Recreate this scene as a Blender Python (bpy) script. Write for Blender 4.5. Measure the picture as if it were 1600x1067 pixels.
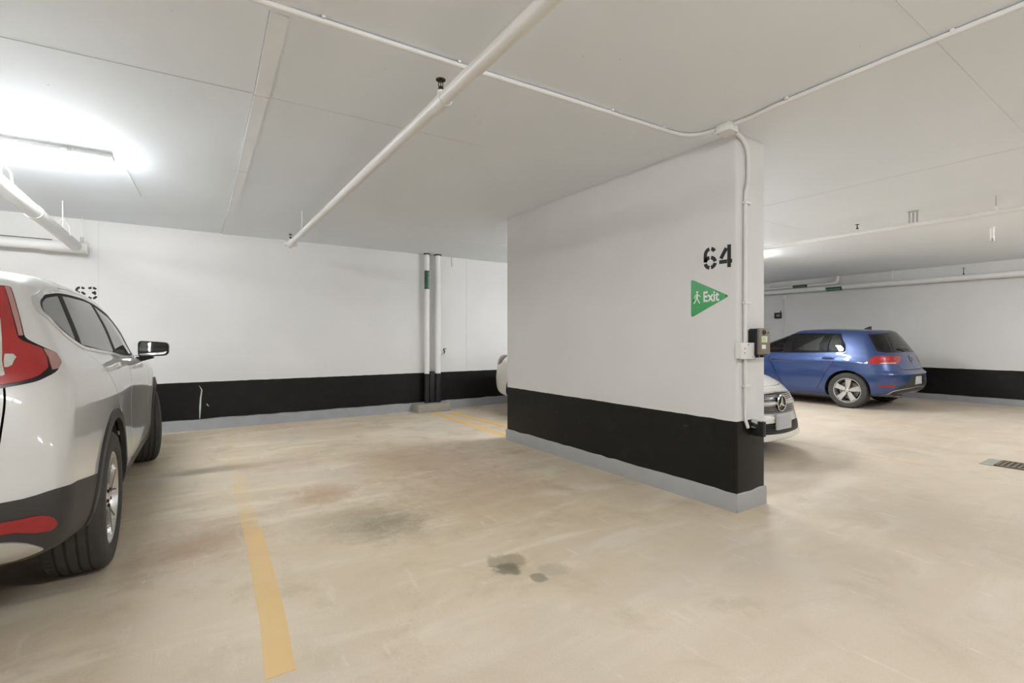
import bpy, bmesh, math, random
import numpy as np
from mathutils import Vector, Matrix
from mathutils.geometry import delaunay_2d_cdt

for o in list(bpy.data.objects):
    bpy.data.objects.remove(o, do_unlink=True)
SC = bpy.context.scene
COL = SC.collection
R = math.radians
PI = math.pi
H_CEIL = 2.715

# ------------------------------------------------------------------ camera
cam_d = bpy.data.cameras.new('camera')
cam_d.sensor_width = 36.0
cam_d.lens = 753.0 / 1600.0 * 36.0
cam_d.shift_y = -0.0025
cam_d.clip_start = 0.05
cam = bpy.data.objects.new('camera', cam_d)
cam.location = (0, 0, 1.24)
cam.rotation_euler = (R(90), 0, R(-33.6))
COL.objects.link(cam)
SC.camera = cam

# ------------------------------------------------------------------ world, exposure
w = bpy.data.worlds.new('world')
w.use_nodes = True
w.node_tree.nodes['Background'].inputs[0].default_value = (0.02, 0.02, 0.02, 1)
w.node_tree.nodes['Background'].inputs[1].default_value = 1.0
SC.world = w
SC.view_settings.view_transform = 'Standard'
SC.view_settings.look = 'None'
SC.view_settings.gamma = 1.0
SC.view_settings.use_curve_mapping = False
SC.view_settings.exposure = 0.68
LAMP_STRENGTH = 112.0
LANE_LAMP_STRENGTH = 130.0
DIM_LAMP_STRENGTH = 78.0

# ------------------------------------------------------------------ helpers
def tag(o, label=None, cat=None, group=None, kind=None):
    if label: o['label'] = label
    if cat: o['category'] = cat
    if group: o['group'] = group
    if kind: o['kind'] = kind
    return o

def empty(name, loc=(0, 0, 0), rz=0.0, parent=None):
    o = bpy.data.objects.new(name, None)
    o.empty_display_size = 0.1
    o.location = loc
    o.rotation_euler = (0, 0, rz)
    COL.objects.link(o)
    if parent: o.parent = parent
    return o

def link(name, me, mat=None, parent=None, loc=None, rot=None):
    o = bpy.data.objects.new(name, me)
    COL.objects.link(o)
    if mat is not None and len(me.materials) == 0: me.materials.append(mat)
    if parent: o.parent = parent
    if loc: o.location = loc
    if rot: o.rotation_euler = rot
    return o

def from_bm(name, bm, mat, parent=None, loc=None, rot=None, smooth=None):
    bmesh.ops.recalc_face_normals(bm, faces=bm.faces)
    me = bpy.data.meshes.new(name)
    bm.to_mesh(me); bm.free()
    if smooth is not None:
        for p in me.polygons: p.use_smooth = True
        try: me.set_sharp_from_angle(angle=R(smooth))
        except Exception: pass
    return link(name, me, mat, parent, loc, rot)

def bm_box(bm, x0, x1, y0, y1, z0, z1, bevel=0.0, seg=2):
    r = bmesh.ops.create_cube(bm, size=1.0)
    vs = r['verts']
    for v in vs:
        v.co = Vector(((x0 + x1) / 2 + v.co.x * (x1 - x0), (y0 + y1) / 2 + v.co.y * (y1 - y0), (z0 + z1) / 2 + v.co.z * (z1 - z0)))
    if bevel > 0:
        es = list({e for v in vs for e in v.link_edges})
        bmesh.ops.bevel(bm, geom=es, offset=bevel, segments=seg, affect='EDGES', profile=0.6)

def box(name, x0, x1, y0, y1, z0, z1, mat, parent=None, bevel=0.0, loc=None, rot=None):
    bm = bmesh.new()
    bm_box(bm, x0, x1, y0, y1, z0, z1, bevel)
    return from_bm(name, bm, mat, parent, loc, rot, smooth=35 if bevel else None)

def bm_tube(bm, pts, r, n=12, cap=True):
    pts = [Vector(p) for p in pts]
    rings = []
    prev = None
    for i, p in enumerate(pts):
        if i == 0: d = pts[1] - pts[0]
        elif i == len(pts) - 1: d = pts[-1] - pts[-2]
        else: d = (pts[i + 1] - p).normalized() + (p - pts[i - 1]).normalized()
        d.normalize()
        if prev is None:
            a = Vector((0, 0, 1)) if abs(d.z) < 0.9 else Vector((1, 0, 0))
            u = d.cross(a).normalized()
        else:
            u = (prev - d * prev.dot(d)).normalized()
        prev = u
        vv = d.cross(u)
        rr = r[i] if isinstance(r, (list, tuple)) else r
        rings.append([bm.verts.new(p + (u * math.cos(2 * PI * k / n) + vv * math.sin(2 * PI * k / n)) * rr) for k in range(n)])
    for a, b in zip(rings, rings[1:]):
        for k in range(n):
            bm.faces.new((a[k], a[(k + 1) % n], b[(k + 1) % n], b[k]))
    if cap:
        bm.faces.new(rings[0][::-1]); bm.faces.new(rings[-1])

def tube(name, pts, r, mat, parent=None, n=12, loc=None, rot=None):
    bm = bmesh.new()
    bm_tube(bm, pts, r, n)
    return from_bm(name, bm, mat, parent, loc, rot, smooth=50)

def bm_lathe(bm, prof, axis='z', n=32, closed=False, a0=0.0, a1=2 * PI):
    """prof: list of (radius, height). Revolved about an axis through the origin."""
    full = abs(a1 - a0 - 2 * PI) < 1e-6
    cnt = n if full else n + 1
    rings = []
    for k in range(cnt):
        a = a0 + (a1 - a0) * k / n
        c, s = math.cos(a), math.sin(a)
        ring = []
        for (r, h) in prof:
            if axis == 'z': co = (r * c, r * s, h)
            elif axis == 'y': co = (r * c, h, r * s)
            else: co = (h, r * c, r * s)
            ring.append(bm.verts.new(co))
        rings.append(ring)
    m = len(prof)
    for k in range(n if full else n):
        A, B = rings[k], rings[(k + 1) % cnt]
        for j in range(m if closed else m - 1):
            j2 = (j + 1) % m
            bm.faces.new((A[j], B[j], B[j2], A[j2]))

def lathe(name, prof, mat, parent=None, axis='z', n=32, loc=None, rot=None, smooth=40, closed=False):
    bm = bmesh.new()
    bm_lathe(bm, prof, axis, n, closed)
    bmesh.ops.remove_doubles(bm, verts=bm.verts, dist=1e-5)
    return from_bm(name, bm, mat, parent, loc, rot, smooth=smooth)

def bm_prism(bm, poly, o, u, v, nrm, d0, d1):
    """polygon (2D list) in the plane o + a*u + b*v, extruded along nrm from d0 to d1"""
    o, u, v, nrm = Vector(o), Vector(u), Vector(v), Vector(nrm)
    A = [bm.verts.new(o + u * a + v * b + nrm * d0) for a, b in poly]
    B = [bm.verts.new(o + u * a + v * b + nrm * d1) for a, b in poly]
    n = len(poly)
    bm.faces.new(A[::-1]); bm.faces.new(B)
    for i in range(n):
        bm.faces.new((A[i], A[(i + 1) % n], B[(i + 1) % n], B[i]))

def round_poly(poly, r, seg=5):
    out = []
    n = len(poly)
    for i in range(n):
        p = Vector(poly[i][:2]); a = Vector(poly[i - 1][:2]); b = Vector(poly[(i + 1) % n][:2])
        da, db = (a - p), (b - p)
        la, lb = da.length, db.length
        q = poly[i][2] if len(poly[i]) > 2 else r
        q = min(q, la * 0.45, lb * 0.45)
        if q < 1e-5 or la < 1e-6 or lb < 1e-6:
            out.append(tuple(p)); continue
        s = p + da / la * q; e = p + db / lb * q
        for k in range(seg + 1):
            t = k / seg
            out.append(tuple(s * (1 - t) ** 2 + p * 2 * t * (1 - t) + e * t * t))
    return out

def bezier3(p0, p1, p2, n=8):
    p0, p1, p2 = Vector(p0), Vector(p1), Vector(p2)
    return [tuple(p0 * (1 - t) ** 2 + p1 * 2 * t * (1 - t) + p2 * t * t) for t in [k / n for k in range(n + 1)]]

# ------------------------------------------------------------------ materials
def newmat(name):
    m = bpy.data.materials.new(name)
    m.use_nodes = True
    nt = m.node_tree
    b = nt.nodes['Principled BSDF']
    return m, nt, b

def simple(name, col, rough=0.5, metal=0.0, coat=0.0, coat_rough=0.05, bump=0.0, bscale=200.0, var=0.0, vscale=3.0, spec=0.5, emit=None, estr=0.0):
    m, nt, b = newmat(name)
    b.inputs['Base Color'].default_value = (*col, 1)
    b.inputs['Roughness'].default_value = rough
    b.inputs['Metallic'].default_value = metal
    b.inputs['Coat Weight'].default_value = coat
    b.inputs['Coat Roughness'].default_value = coat_rough
    b.inputs['Specular IOR Level'].default_value = spec
    tc = nt.nodes.new('ShaderNodeTexCoord')
    if var > 0:
        nz = nt.nodes.new('ShaderNodeTexNoise'); nz.inputs['Scale'].default_value = vscale; nz.inputs['Detail'].default_value = 6
        nt.links.new(tc.outputs['Object'], nz.inputs['Vector'])
        mx = nt.nodes.new('ShaderNodeMix'); mx.data_type = 'RGBA'
        mx.inputs[6].default_value = (*[c * (1 - var) for c in col], 1)
        mx.inputs[7].default_value = (*[min(1, c * (1 + var)) for c in col], 1)
        nt.links.new(nz.outputs['Fac'], mx.inputs[0]); nt.links.new(mx.outputs[2], b.inputs['Base Color'])
    if bump > 0:
        nz2 = nt.nodes.new('ShaderNodeTexNoise'); nz2.inputs['Scale'].default_value = bscale; nz2.inputs['Detail'].default_value = 4
        nt.links.new(tc.outputs['Object'], nz2.inputs['Vector'])
        bp = nt.nodes.new('ShaderNodeBump'); bp.inputs['Strength'].default_value = bump; bp.inputs['Distance'].default_value = 0.002
        nt.links.new(nz2.outputs['Fac'], bp.inputs['Height']); nt.links.new(bp.outputs['Normal'], b.inputs['Normal'])
    if emit:
        b.inputs['Emission Color'].default_value = (*emit, 1)
        b.inputs['Emission Strength'].default_value = estr
    return m

class NT:
    """tiny node helper"""
    def __init__(s, nt): s.nt = nt
    def n(s, t, **k):
        nd = s.nt.nodes.new(t)
        for a, v in k.items():
            if a.startswith('i_'):
                key = a[2:]; key = int(key) if key.isdigit() else key.replace('_', ' ')
                if isinstance(v, bpy.types.NodeSocket): s.nt.links.new(v, nd.inputs[key])
                else: nd.inputs[key].default_value = v
            else: setattr(nd, a, v)
        return nd
    def math(s, op, a, b=None, c=None, clamp=False):
        nd = s.nt.nodes.new('ShaderNodeMath'); nd.operation = op; nd.use_clamp = clamp
        for i, v in enumerate((a, b, c)):
            if v is None: continue
            if isinstance(v, bpy.types.NodeSocket): s.nt.links.new(v, nd.inputs[i])
            else: nd.inputs[i].default_value = v
        return nd.outputs[0]
    def mix(s, f, a, b):
        nd = s.nt.nodes.new('ShaderNodeMix'); nd.data_type = 'RGBA'
        for i, v in ((0, f), (6, a), (7, b)):
            if isinstance(v, bpy.types.NodeSocket): s.nt.links.new(v, nd.inputs[i])
            elif i == 0: nd.inputs[0].default_value = v
            else: nd.inputs[i].default_value = (*v, 1)
        return nd.outputs[2]
    def noise(s, vec, scale, detail=5, rough=0.5, dist=0.0):
        nd = s.nt.nodes.new('ShaderNodeTexNoise')
        s.nt.links.new(vec, nd.inputs['Vector'])
        nd.inputs['Scale'].default_value = scale; nd.inputs['Detail'].default_value = detail
        nd.inputs['Roughness'].default_value = rough; nd.inputs['Distortion'].default_value = dist
        return nd.outputs['Fac']
    def ramp(s, f, lo, hi):
        nd = s.nt.nodes.new('ShaderNodeMapRange'); nd.interpolation_type = 'SMOOTHSTEP'
        s.nt.links.new(f, nd.inputs[0]); nd.inputs[1].default_value = lo; nd.inputs[2].default_value = hi
        return nd.outputs[0]
    def scale(s, vec, sc, loc=(0, 0, 0), rot=(0, 0, 0)):
        nd = s.nt.nodes.new('ShaderNodeMapping')
        s.nt.links.new(vec, nd.inputs[0]); nd.inputs['Scale'].default_value = sc; nd.inputs['Location'].default_value = loc; nd.inputs['Rotation'].default_value = rot
        return nd.outputs[0]

WHITE_WALL = (0.665, 0.66, 0.65)

def mat_wall():
    m, nt, b = newmat('painted_concrete_wall')
    h = NT(nt)
    tc = nt.nodes.new('ShaderNodeTexCoord'); P = tc.outputs['Object']
    sep = nt.nodes.new('ShaderNodeSeparateXYZ'); nt.links.new(P, sep.inputs[0])
    z = sep.outputs['Z']
    wob = h.math('MULTIPLY_ADD', h.noise(P, 9, 5), 0.012, -0.006)
    zz = h.math('ADD', z, wob)
    black = h.math('SUBTRACT', 1.0, h.ramp(zz, 0.647, 0.651))
    n1 = h.noise(P, 1.3, 5)
    n2 = h.noise(h.scale(P, (1, 1, 0.25)), 3.0, 6, 0.6)
    white = h.mix(h.ramp(n1, 0.3, 0.75), WHITE_WALL, (0.70, 0.695, 0.685))
    white = h.mix(h.math('MULTIPLY', h.ramp(n2, 0.58, 0.85), 0.35), white, (0.63, 0.62, 0.60))
    blk = h.mix(h.ramp(h.noise(P, 6, 7, 0.65), 0.45, 0.8), (0.0035, 0.0033, 0.003), (0.010, 0.0095, 0.009))
    sc1 = h.ramp(h.noise(h.scale(P, (9, 9, 60)), 1.0, 3), 0.74, 0.80)
    sc2 = h.ramp(h.noise(h.scale(P, (1, 1, 1), (3, 1, 2)), 38, 2), 0.76, 0.80)
    blk = h.mix(h.math('MULTIPLY', sc1, 0.10), blk, (0.45, 0.44, 0.42))
    blk = h.mix(h.math('MULTIPLY', sc2, 0.5), blk, (0.4, 0.39, 0.37))
    nt.links.new(h.mix(black, white, blk), b.inputs['Base Color'])
    nt.links.new(h.math('MULTIPLY_ADD', black, -0.18, 0.62), b.inputs['Roughness'])
    nt.links.new(h.math('MULTIPLY_ADD', black, -0.18, 0.5), b.inputs['Specular IOR Level'])
    bp = nt.nodes.new('ShaderNodeBump'); bp.inputs['Strength'].default_value = 0.25; bp.inputs['Distance'].default_value = 0.004
    hh = h.math('ADD', h.noise(P, 14, 6), h.math('MULTIPLY', h.noise(P, 2.0, 3), 1.5))
    nt.links.new(hh, bp.inputs['Height']); nt.links.new(bp.outputs['Normal'], b.inputs['Normal'])
    return m

def mat_ceiling():
    m, nt, b = newmat('painted_concrete_ceiling')
    h = NT(nt)
    tc = nt.nodes.new('ShaderNodeTexCoord'); P = tc.outputs['Object']
    c = h.mix(h.ramp(h.noise(P, 0.8, 5), 0.3, 0.75), (0.815, 0.86, 0.91), (0.845, 0.89, 0.94))
    sp = h.ramp(h.noise(P, 30, 2), 0.775, 0.80)
    c = h.mix(h.math('MULTIPLY', sp, 0.55), c, (0.33, 0.32, 0.30))
    nt.links.new(c, b.inputs['Base Color'])
    b.inputs['Roughness'].default_value = 0.75
    bp = nt.nodes.new('ShaderNodeBump'); bp.inputs['Strength'].default_value = 0.18; bp.inputs['Distance'].default_value = 0.004
    nt.links.new(h.math('ADD', h.noise(P, 18, 6), h.noise(P, 2.5, 3)), bp.inputs['Height']); nt.links.new(bp.outputs['Normal'], b.inputs['Normal'])
    return m

def blob(h, P, x, y, r, warp, soft=0.35):
    nd = h.nt.nodes.new('ShaderNodeVectorMath'); nd.operation = 'DISTANCE'
    h.nt.links.new(P, nd.inputs[0]); nd.inputs[1].default_value = (x, y, 0)
    d = h.math('ADD', h.math('DIVIDE', nd.outputs['Value'], r), h.math('MULTIPLY_ADD', warp, 2.4, -1.2))
    return h.math('SUBTRACT', 1.0, h.ramp(d, 1.0 - soft, 1.0 + soft))

def mat_floor(worn_paint=None):
    m, nt, b = newmat('beige_concrete_floor' if worn_paint is None else 'worn_yellow_paint')
    h = NT(nt)
    tc = nt.nodes.new('ShaderNodeTexCoord'); P = tc.outputs['Object']
    n_big = h.noise(P, 0.55, 6, 0.55, 0.3)
    n_mid = h.noise(P, 2.2, 8, 0.65, 0.4)
    n_fine = h.noise(P, 110, 5, 0.75)
    n_str = h.noise(h.scale(P, (0.5, 2.4, 1), (0, 0, 0), (0, 0, R(24))), 1.6, 7, 0.6, 0.5)
    c = h.mix(h.ramp(n_big, 0.30, 0.72), (0.60, 0.495, 0.345), (0.71, 0.61, 0.475))
    c = h.mix(h.math('MULTIPLY', h.ramp(n_str, 0.46, 0.70), 0.85), c, (0.76, 0.675, 0.55))
    c = h.mix(h.math('MULTIPLY', h.ramp(n_mid, 0.48, 0.70), 0.75), c, (0.50, 0.415, 0.285))
    grey = h.ramp(h.noise(h.scale(P, (1, 1, 1), (5.2, 1.1, 0)), 0.9, 5), 0.50, 0.75)
    c = h.mix(h.math('MULTIPLY', grey, 0.65), c, (0.60, 0.535, 0.455))
    rust = h.ramp(h.noise(h.scale(P, (1, 1, 1), (2.7, 8.3, 0)), 1.1, 7, 0.65, 0.6), 0.56, 0.76)
    c = h.mix(h.math('MULTIPLY', rust, 0.55), c, (0.60, 0.44, 0.29))
    warp = h.noise(P, 7.0, 8, 0.72, 0.3)
    tyre = None
    for (x, y, r, a, col) in ((1.46, 2.25, 0.105, 0.62, (0.20, 0.165, 0.095)), (1.41, 2.18, 0.07, 0.72, (0.10, 0.085, 0.05)), (1.50, 2.01, 0.042, 0.75, (0.17, 0.145, 0.09)),
                              (1.62, 2.03, 0.08, 0.35, (0.2, 0.18, 0.12)), (1.10, 3.15, 0.22, 0.55, (0.16, 0.135, 0.08)), (0.95, 3.35, 0.28, 0.35, (0.2, 0.17, 0.1)),
                              (0.88, 4.05, 0.20, 0.5, (0.36, 0.17, 0.08)), (2.1, 4.6, 0.65, 0.40, (0.36, 0.20, 0.10)), (2.0, 3.5, 0.55, 0.38, (0.38, 0.23, 0.12)),
                              (0.02, 3.5, 0.30, 0.45, (0.34, 0.19, 0.09)), (0.75, 5.2, 0.35, 0.3, (0.38, 0.22, 0.12)), (5.9, 3.0, 0.18, 0.45, (0.2, 0.15, 0.09)),
                              (5.3, 2.3, 0.35, 0.3, (0.28, 0.23, 0.14)), (4.2, 1.2, 0.5, 0.35, (0.24, 0.20, 0.12)), (7.0, 2.5, 0.28, 0.4, (0.24, 0.17, 0.1)), (6.4, 2.0, 0.2, 0.3, (0.22, 0.19, 0.11))):
        c = h.mix(h.math('MULTIPLY', blob(h, P, x, y, r, warp, 0.28 if r < 0.15 else 0.9), a), c, col)
    # drive lane: greyer worn tone, also darkened to offset the brighter lamp light there
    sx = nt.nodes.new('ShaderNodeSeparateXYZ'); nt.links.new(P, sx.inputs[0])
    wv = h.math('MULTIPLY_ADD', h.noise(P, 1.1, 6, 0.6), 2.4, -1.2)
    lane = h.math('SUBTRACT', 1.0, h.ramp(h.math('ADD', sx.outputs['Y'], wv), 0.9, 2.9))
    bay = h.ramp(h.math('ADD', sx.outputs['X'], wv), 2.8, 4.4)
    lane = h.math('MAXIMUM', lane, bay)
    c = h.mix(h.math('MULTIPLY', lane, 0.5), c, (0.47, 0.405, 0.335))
    # fine scratches and speckle
    c = h.mix(h.math('MULTIPLY', h.ramp(h.noise(P, 45, 2), 0.77, 0.80), 0.5), c, (0.12, 0.10, 0.07))
    c = h.mix(h.math('MULTIPLY', h.ramp(h.noise(h.scale(P, (4, 0.8, 1), (0, 0, 0), (0, 0, R(-20))), 3, 6, 0.7), 0.58, 0.70), 0.40), c, (0.74, 0.68, 0.59))
    v = h.math('MULTIPLY_ADD', n_fine, 0.34, 0.83)
    mul = nt.nodes.new('ShaderNodeVectorMath'); mul.operation = 'SCALE'
    nt.links.new(c, mul.inputs[0]); nt.links.new(v, mul.inputs['Scale'])
    c = mul.outputs[0]
    if worn_paint:
        col, lo, hi, amt = worn_paint[:4]
        nz = h.math('ADD', h.noise(P, 26, 6, 0.7), h.math('MULTIPLY', h.noise(P, 1.7, 3), 0.8))
        if len(worn_paint) > 4:      # wears away along the stall
            sp_ = nt.nodes.new('ShaderNodeSeparateXYZ'); nt.links.new(P, sp_.inputs[0])
            mr = nt.nodes.new('ShaderNodeMapRange'); nt.links.new(sp_.outputs['Y'], mr.inputs[0])
            y0, y1, b0, b1 = worn_paint[4]
            for q_, v_ in zip((1, 2, 3, 4), (y0, y1, b0, b1)): mr.inputs[q_].default_value = v_
            nz = h.math('ADD', nz, mr.outputs[0])
        keep = h.math('MULTIPLY', h.ramp(nz, lo, hi), amt)
        c = h.mix(keep, c, col)
    nt.links.new(c, b.inputs['Base Color'])
    nt.links.new(h.math('MULTIPLY_ADD', n_mid, 0.25, 0.42), b.inputs['Roughness'])
    bp = nt.nodes.new('ShaderNodeBump'); bp.inputs['Strength'].default_value = 0.15; bp.inputs['Distance'].default_value = 0.003
    nt.links.new(h.math('ADD', h.noise(P, 60, 4), h.math('MULTIPLY', n_mid, 2.0)), bp.inputs['Height']); nt.links.new(bp.outputs['Normal'], b.inputs['Normal'])
    return m

def mat_glass(name, tint, ior=1.5, rough=0.0):
    m = bpy.data.materials.new(name); m.use_nodes = True
    nt = m.node_tree; nt.nodes.clear()
    out = nt.nodes.new('ShaderNodeOutputMaterial')
    tr = nt.nodes.new('ShaderNodeBsdfTransparent'); tr.inputs[0].default_value = (*tint, 1)
    gl = nt.nodes.new('ShaderNodeBsdfGlossy'); gl.inputs['Roughness'].default_value = rough; gl.inputs[0].default_value = (1, 1, 1, 1)
    fr = nt.nodes.new('ShaderNodeFresnel'); fr.inputs[0].default_value = ior
    mx = nt.nodes.new('ShaderNodeMixShader')
    nt.links.new(fr.outputs[0], mx.inputs[0]); nt.links.new(tr.outputs[0], mx.inputs[1]); nt.links.new(gl.outputs[0], mx.inputs[2])
    nt.links.new(mx.outputs[0], out.inputs[0])
    return m

M = dict(
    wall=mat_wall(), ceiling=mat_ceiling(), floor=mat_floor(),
    yellow=mat_floor(((0.76, 0.50, 0.19), 0.75, 1.2, 0.80, (1.9, 4.4, 0.42, -0.06))),
    yellow_bright=mat_floor(((0.78, 0.50, 0.15), 0.50, 0.90, 0.92)),
    yellow_faint=mat_floor(((0.74, 0.50, 0.20), 0.88, 1.15, 0.75)),
    curb=simple('grey_painted_curb', (0.30, 0.305, 0.31), 0.55, var=0.14, vscale=7, bump=0.4, bscale=25),
    curb_div=simple('pale_grey_painted_curb', (0.37, 0.37, 0.36), 0.55, var=0.12, vscale=7, bump=0.4, bscale=25),
    pipe=simple('white_painted_pipe', (0.74, 0.735, 0.72), 0.45, var=0.05, vscale=6, bump=0.15, bscale=60),
    pipe_black=simple('black_painted_pipe', (0.006, 0.006, 0.006), 0.55, var=0.4, vscale=14, bump=0.4, bscale=40),
    seam_faint=simple('faint_slab_seam', (0.68, 0.70, 0.72), 0.8, var=0.1, vscale=12),
    seam=simple('slab_seam', (0.54, 0.55, 0.56), 0.8, var=0.2, vscale=12),
    strip=simple('slab_strip', (0.845, 0.87, 0.90), 0.75, var=0.06, vscale=5, bump=0.2, bscale=30),
    stencil=simple('black_stencil_paint', (0.008, 0.008, 0.009), 0.6, var=0.3, vscale=40),
    brass=simple('aged_bronze', (0.06, 0.045, 0.03), 0.45, metal=0.8, var=0.3, vscale=60),
    galv=simple('galvanised_steel', (0.42, 0.41, 0.39), 0.45, metal=0.7, var=0.2, vscale=20),
    chrome=simple('chrome', (0.82, 0.82, 0.82), 0.08, metal=1.0, var=0.02),
    black_plastic=simple('black_plastic', (0.012, 0.012, 0.013), 0.45, bump=0.15, bscale=300, var=0.15, vscale=20),
    device_face=simple('taupe_faceplate', (0.20, 0.175, 0.14), 0.5, var=0.12, vscale=20),
    white_plastic=simple('white_painted_box', (0.72, 0.72, 0.70), 0.5, var=0.06, vscale=25),
    green=simple('green_sign_enamel', (0.012, 0.30, 0.065), 0.35, var=0.08, vscale=4),
    sign_white=simple('sign_white', (0.78, 0.80, 0.76), 0.45, var=0.03),
    dark_green=simple('dark_green_label', (0.010, 0.075, 0.038), 0.45, var=0.15, vscale=20),
    label_white=simple('label_print', (0.55, 0.62, 0.57), 0.5, var=0.1, vscale=30),
    block=simple('concrete_pedestal', (0.33, 0.315, 0.27), 0.8, var=0.2, vscale=9, bump=0.6, bscale=30),
    drain=simple('cast_iron_grate', (0.16, 0.125, 0.09), 0.65, metal=0.2, var=0.3, vscale=30, bump=0.3, bscale=90),
    hole=simple('dark_pit', (0.02, 0.018, 0.014), 0.9, var=0.2),
    lamp_housing=simple('fixture_housing', (0.62, 0.62, 0.60), 0.5, var=0.05, vscale=9),
    lamp_lens=simple('lit_diffuser', (0.9, 0.9, 0.9), 0.4, emit=(0.965, 0.985, 1.0), estr=LAMP_STRENGTH),
    dim_lens=simple('old_lit_diffuser', (0.9, 0.9, 0.9), 0.4, emit=(0.965, 0.985, 1.0), estr=DIM_LAMP_STRENGTH),
    lane_lens=simple('bright_lit_diffuser', (0.9, 0.9, 0.9), 0.4, emit=(0.965, 0.985, 1.0), estr=LANE_LAMP_STRENGTH),
    joint=simple('cast_joint', (0.60, 0.595, 0.585), 0.8, var=0.1, vscale=12),
    screen=simple('lit_green_window', (0.28, 0.33, 0.12), 0.3, emit=(0.55, 0.7, 0.2), estr=0.25),
)
# ================================================================== THE ROOM
def struct_box(name, x0, x1, y0, y1, z0, z1, mat, parent=None):
    o = box(name, x0, x1, y0, y1, z0, z1, mat, parent)
    if parent is None: o['kind'] = 'structure'
    return o

XL, XR, YB, YF = -9.0, 12.7, 7.87, -6.2
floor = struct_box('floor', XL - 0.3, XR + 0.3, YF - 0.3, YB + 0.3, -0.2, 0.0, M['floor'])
ceiling = struct_box('ceiling', XL - 0.3, XR + 0.3, YF - 0.3, YB + 0.3, H_CEIL, H_CEIL + 0.25, M['ceiling'])
wall_back = struct_box('wall_back', XL - 0.3, XR + 0.3, YB, YB + 0.3, 0.0, H_CEIL, M['wall'])
wall_right = struct_box('wall_right', XR, XR + 0.3, YF, YB, 0.0, H_CEIL, M['wall'])
wall_left = struct_box('wall_left', XL - 0.3, XL, YF, YB, 0.0, H_CEIL, M['wall'])
wall_front = struct_box('wall_front', XL - 0.3, XR + 0.3, YF - 0.3, YF, 0.0, H_CEIL, M['wall'])
# free-standing divider between stalls, corners slightly eased
DX0, DX1, DY0, DY1 = 3.235, 3.605, 1.975, 4.985
bm = bmesh.new()
bm_prism(bm, round_poly([(DX0, DY0), (DX1, DY0), (DX1, DY1), (DX0, DY1)], 0.02, 4), (0, 0, 0), (1, 0, 0), (0, 1, 0), (0, 0, 1), 0, H_CEIL)
wall_div = from_bm('wall_divider', bm, M['wall'], smooth=40); wall_div['kind'] = 'structure'

def ragged_curb(name, pts, outn, h, t, mat, seed, step=0.16):
    """low painted curb along a polyline, top edge a little uneven. outn: outward normals per segment"""
    rnd = random.Random(seed)
    bm = bmesh.new()
    for (a, b), n in zip(zip(pts, pts[1:]), outn):
        a, b, n = Vector((*a, 0)), Vector((*b, 0)), Vector((*n, 0))
        L = (b - a).length; k = max(1, int(L / step))
        prev = None
        for i in range(k + 1):
            p = a + (b - a) * i / k
            hh = h + rnd.uniform(-0.006, 0.006); tt = t + rnd.uniform(-0.002, 0.002)
            if i in (0, k): hh, tt = h, t
            ring = [bm.verts.new(p + n * tt * 1.18), bm.verts.new(p + n * tt + Vector((0, 0, 0.02))), bm.verts.new(p + n * tt + Vector((0, 0, hh - 0.012))),
                    bm.verts.new(p + n * (tt - 0.006) + Vector((0, 0, hh))), bm.verts.new(p + Vector((0, 0, hh + 0.002)))]
            if prev:
                for j in range(4): bm.faces.new((prev[j], ring[j], ring[j + 1], prev[j + 1]))
            else: bm.faces.new(ring[::-1] + [])
            prev = ring
        bm.faces.new(prev)
    o = from_bm(name, bm, mat, smooth=35); o['kind'] = 'structure'
    return o

ragged_curb('baseboard_back', [(XL, YB), (XR, YB)], [(0, -1)], 0.142, 0.062, M['curb'], 1)
ragged_curb('baseboard_right', [(XR, YB), (XR, YF)], [(-1, 0)], 0.115, 0.10, M['curb'], 2)
ragged_curb('baseboard_divider', [(DX0, DY1 + 0.008), (DX0, DY0 - 0.008)], [(-1, 0)], 0.132, 0.009, M['curb_div'], 3, 0.09)
ragged_curb('baseboard_divider', [(DX0 - 0.008, DY0), (DX1 + 0.008, DY0)], [(0, -1)], 0.132, 0.009, M['curb_div'], 4, 0.09)
ragged_curb('baseboard_divider', [(DX1, DY0 - 0.008), (DX1, DY1 + 0.008)], [(1, 0)], 0.132, 0.009, M['curb_div'], 5, 0.09)
ragged_curb('baseboard_divider', [(DX1 + 0.008, DY1), (DX0 - 0.008, DY1)], [(0, 1)], 0.132, 0.009, M['curb_div'], 6, 0.09)

# --- floor paint (children of the floor)
def floor_paint(name, poly, mat, z=0.0012):
    bm = bmesh.new()
    bm_prism(bm, poly, (0, 0, 0), (1, 0, 0), (0, 1, 0), (0, 0, 1), 0.0, z)
    return from_bm(name, bm, mat, floor)
def band(pts, w):
    L = [(x - w / 2, y) for x, y in pts]; Rr = [(x + w / 2, y) for x, y in pts]
    return L + Rr[::-1]
floor_paint('stall_line', band([(0.273, 1.955), (0.30, 2.37), (0.312, 2.8), (0.325, 3.3), (0.33, 4.2), (0.36, 5.6), (0.385, 6.75)], 0.103), M['yellow'])
floor_paint('stall_line', band([(0.386, 6.8), (0.40, 7.2), (0.41, 7.62)], 0.10), M['yellow_faint'])
floor_paint('stall_line', band([(3.39, 7.47), (3.335, 5.1)], 0.11), M['yellow_bright'])
floor_paint('stall_line', band([(3.64, 7.3), (3.73, 5.1)], 0.12), M['yellow_bright'])
floor_paint('stall_line', band([(6.09, 2.9), (6.03, 1.72)], 0.10), M['yellow_faint'])
floor_paint('stall_line', band([(6.12, 7.6), (6.09, 2.9)], 0.10), M['yellow_faint'])
floor_paint('stall_line', band([(8.6, 7.6), (8.55, 2.3)], 0.10), M['yellow_faint'])

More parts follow.
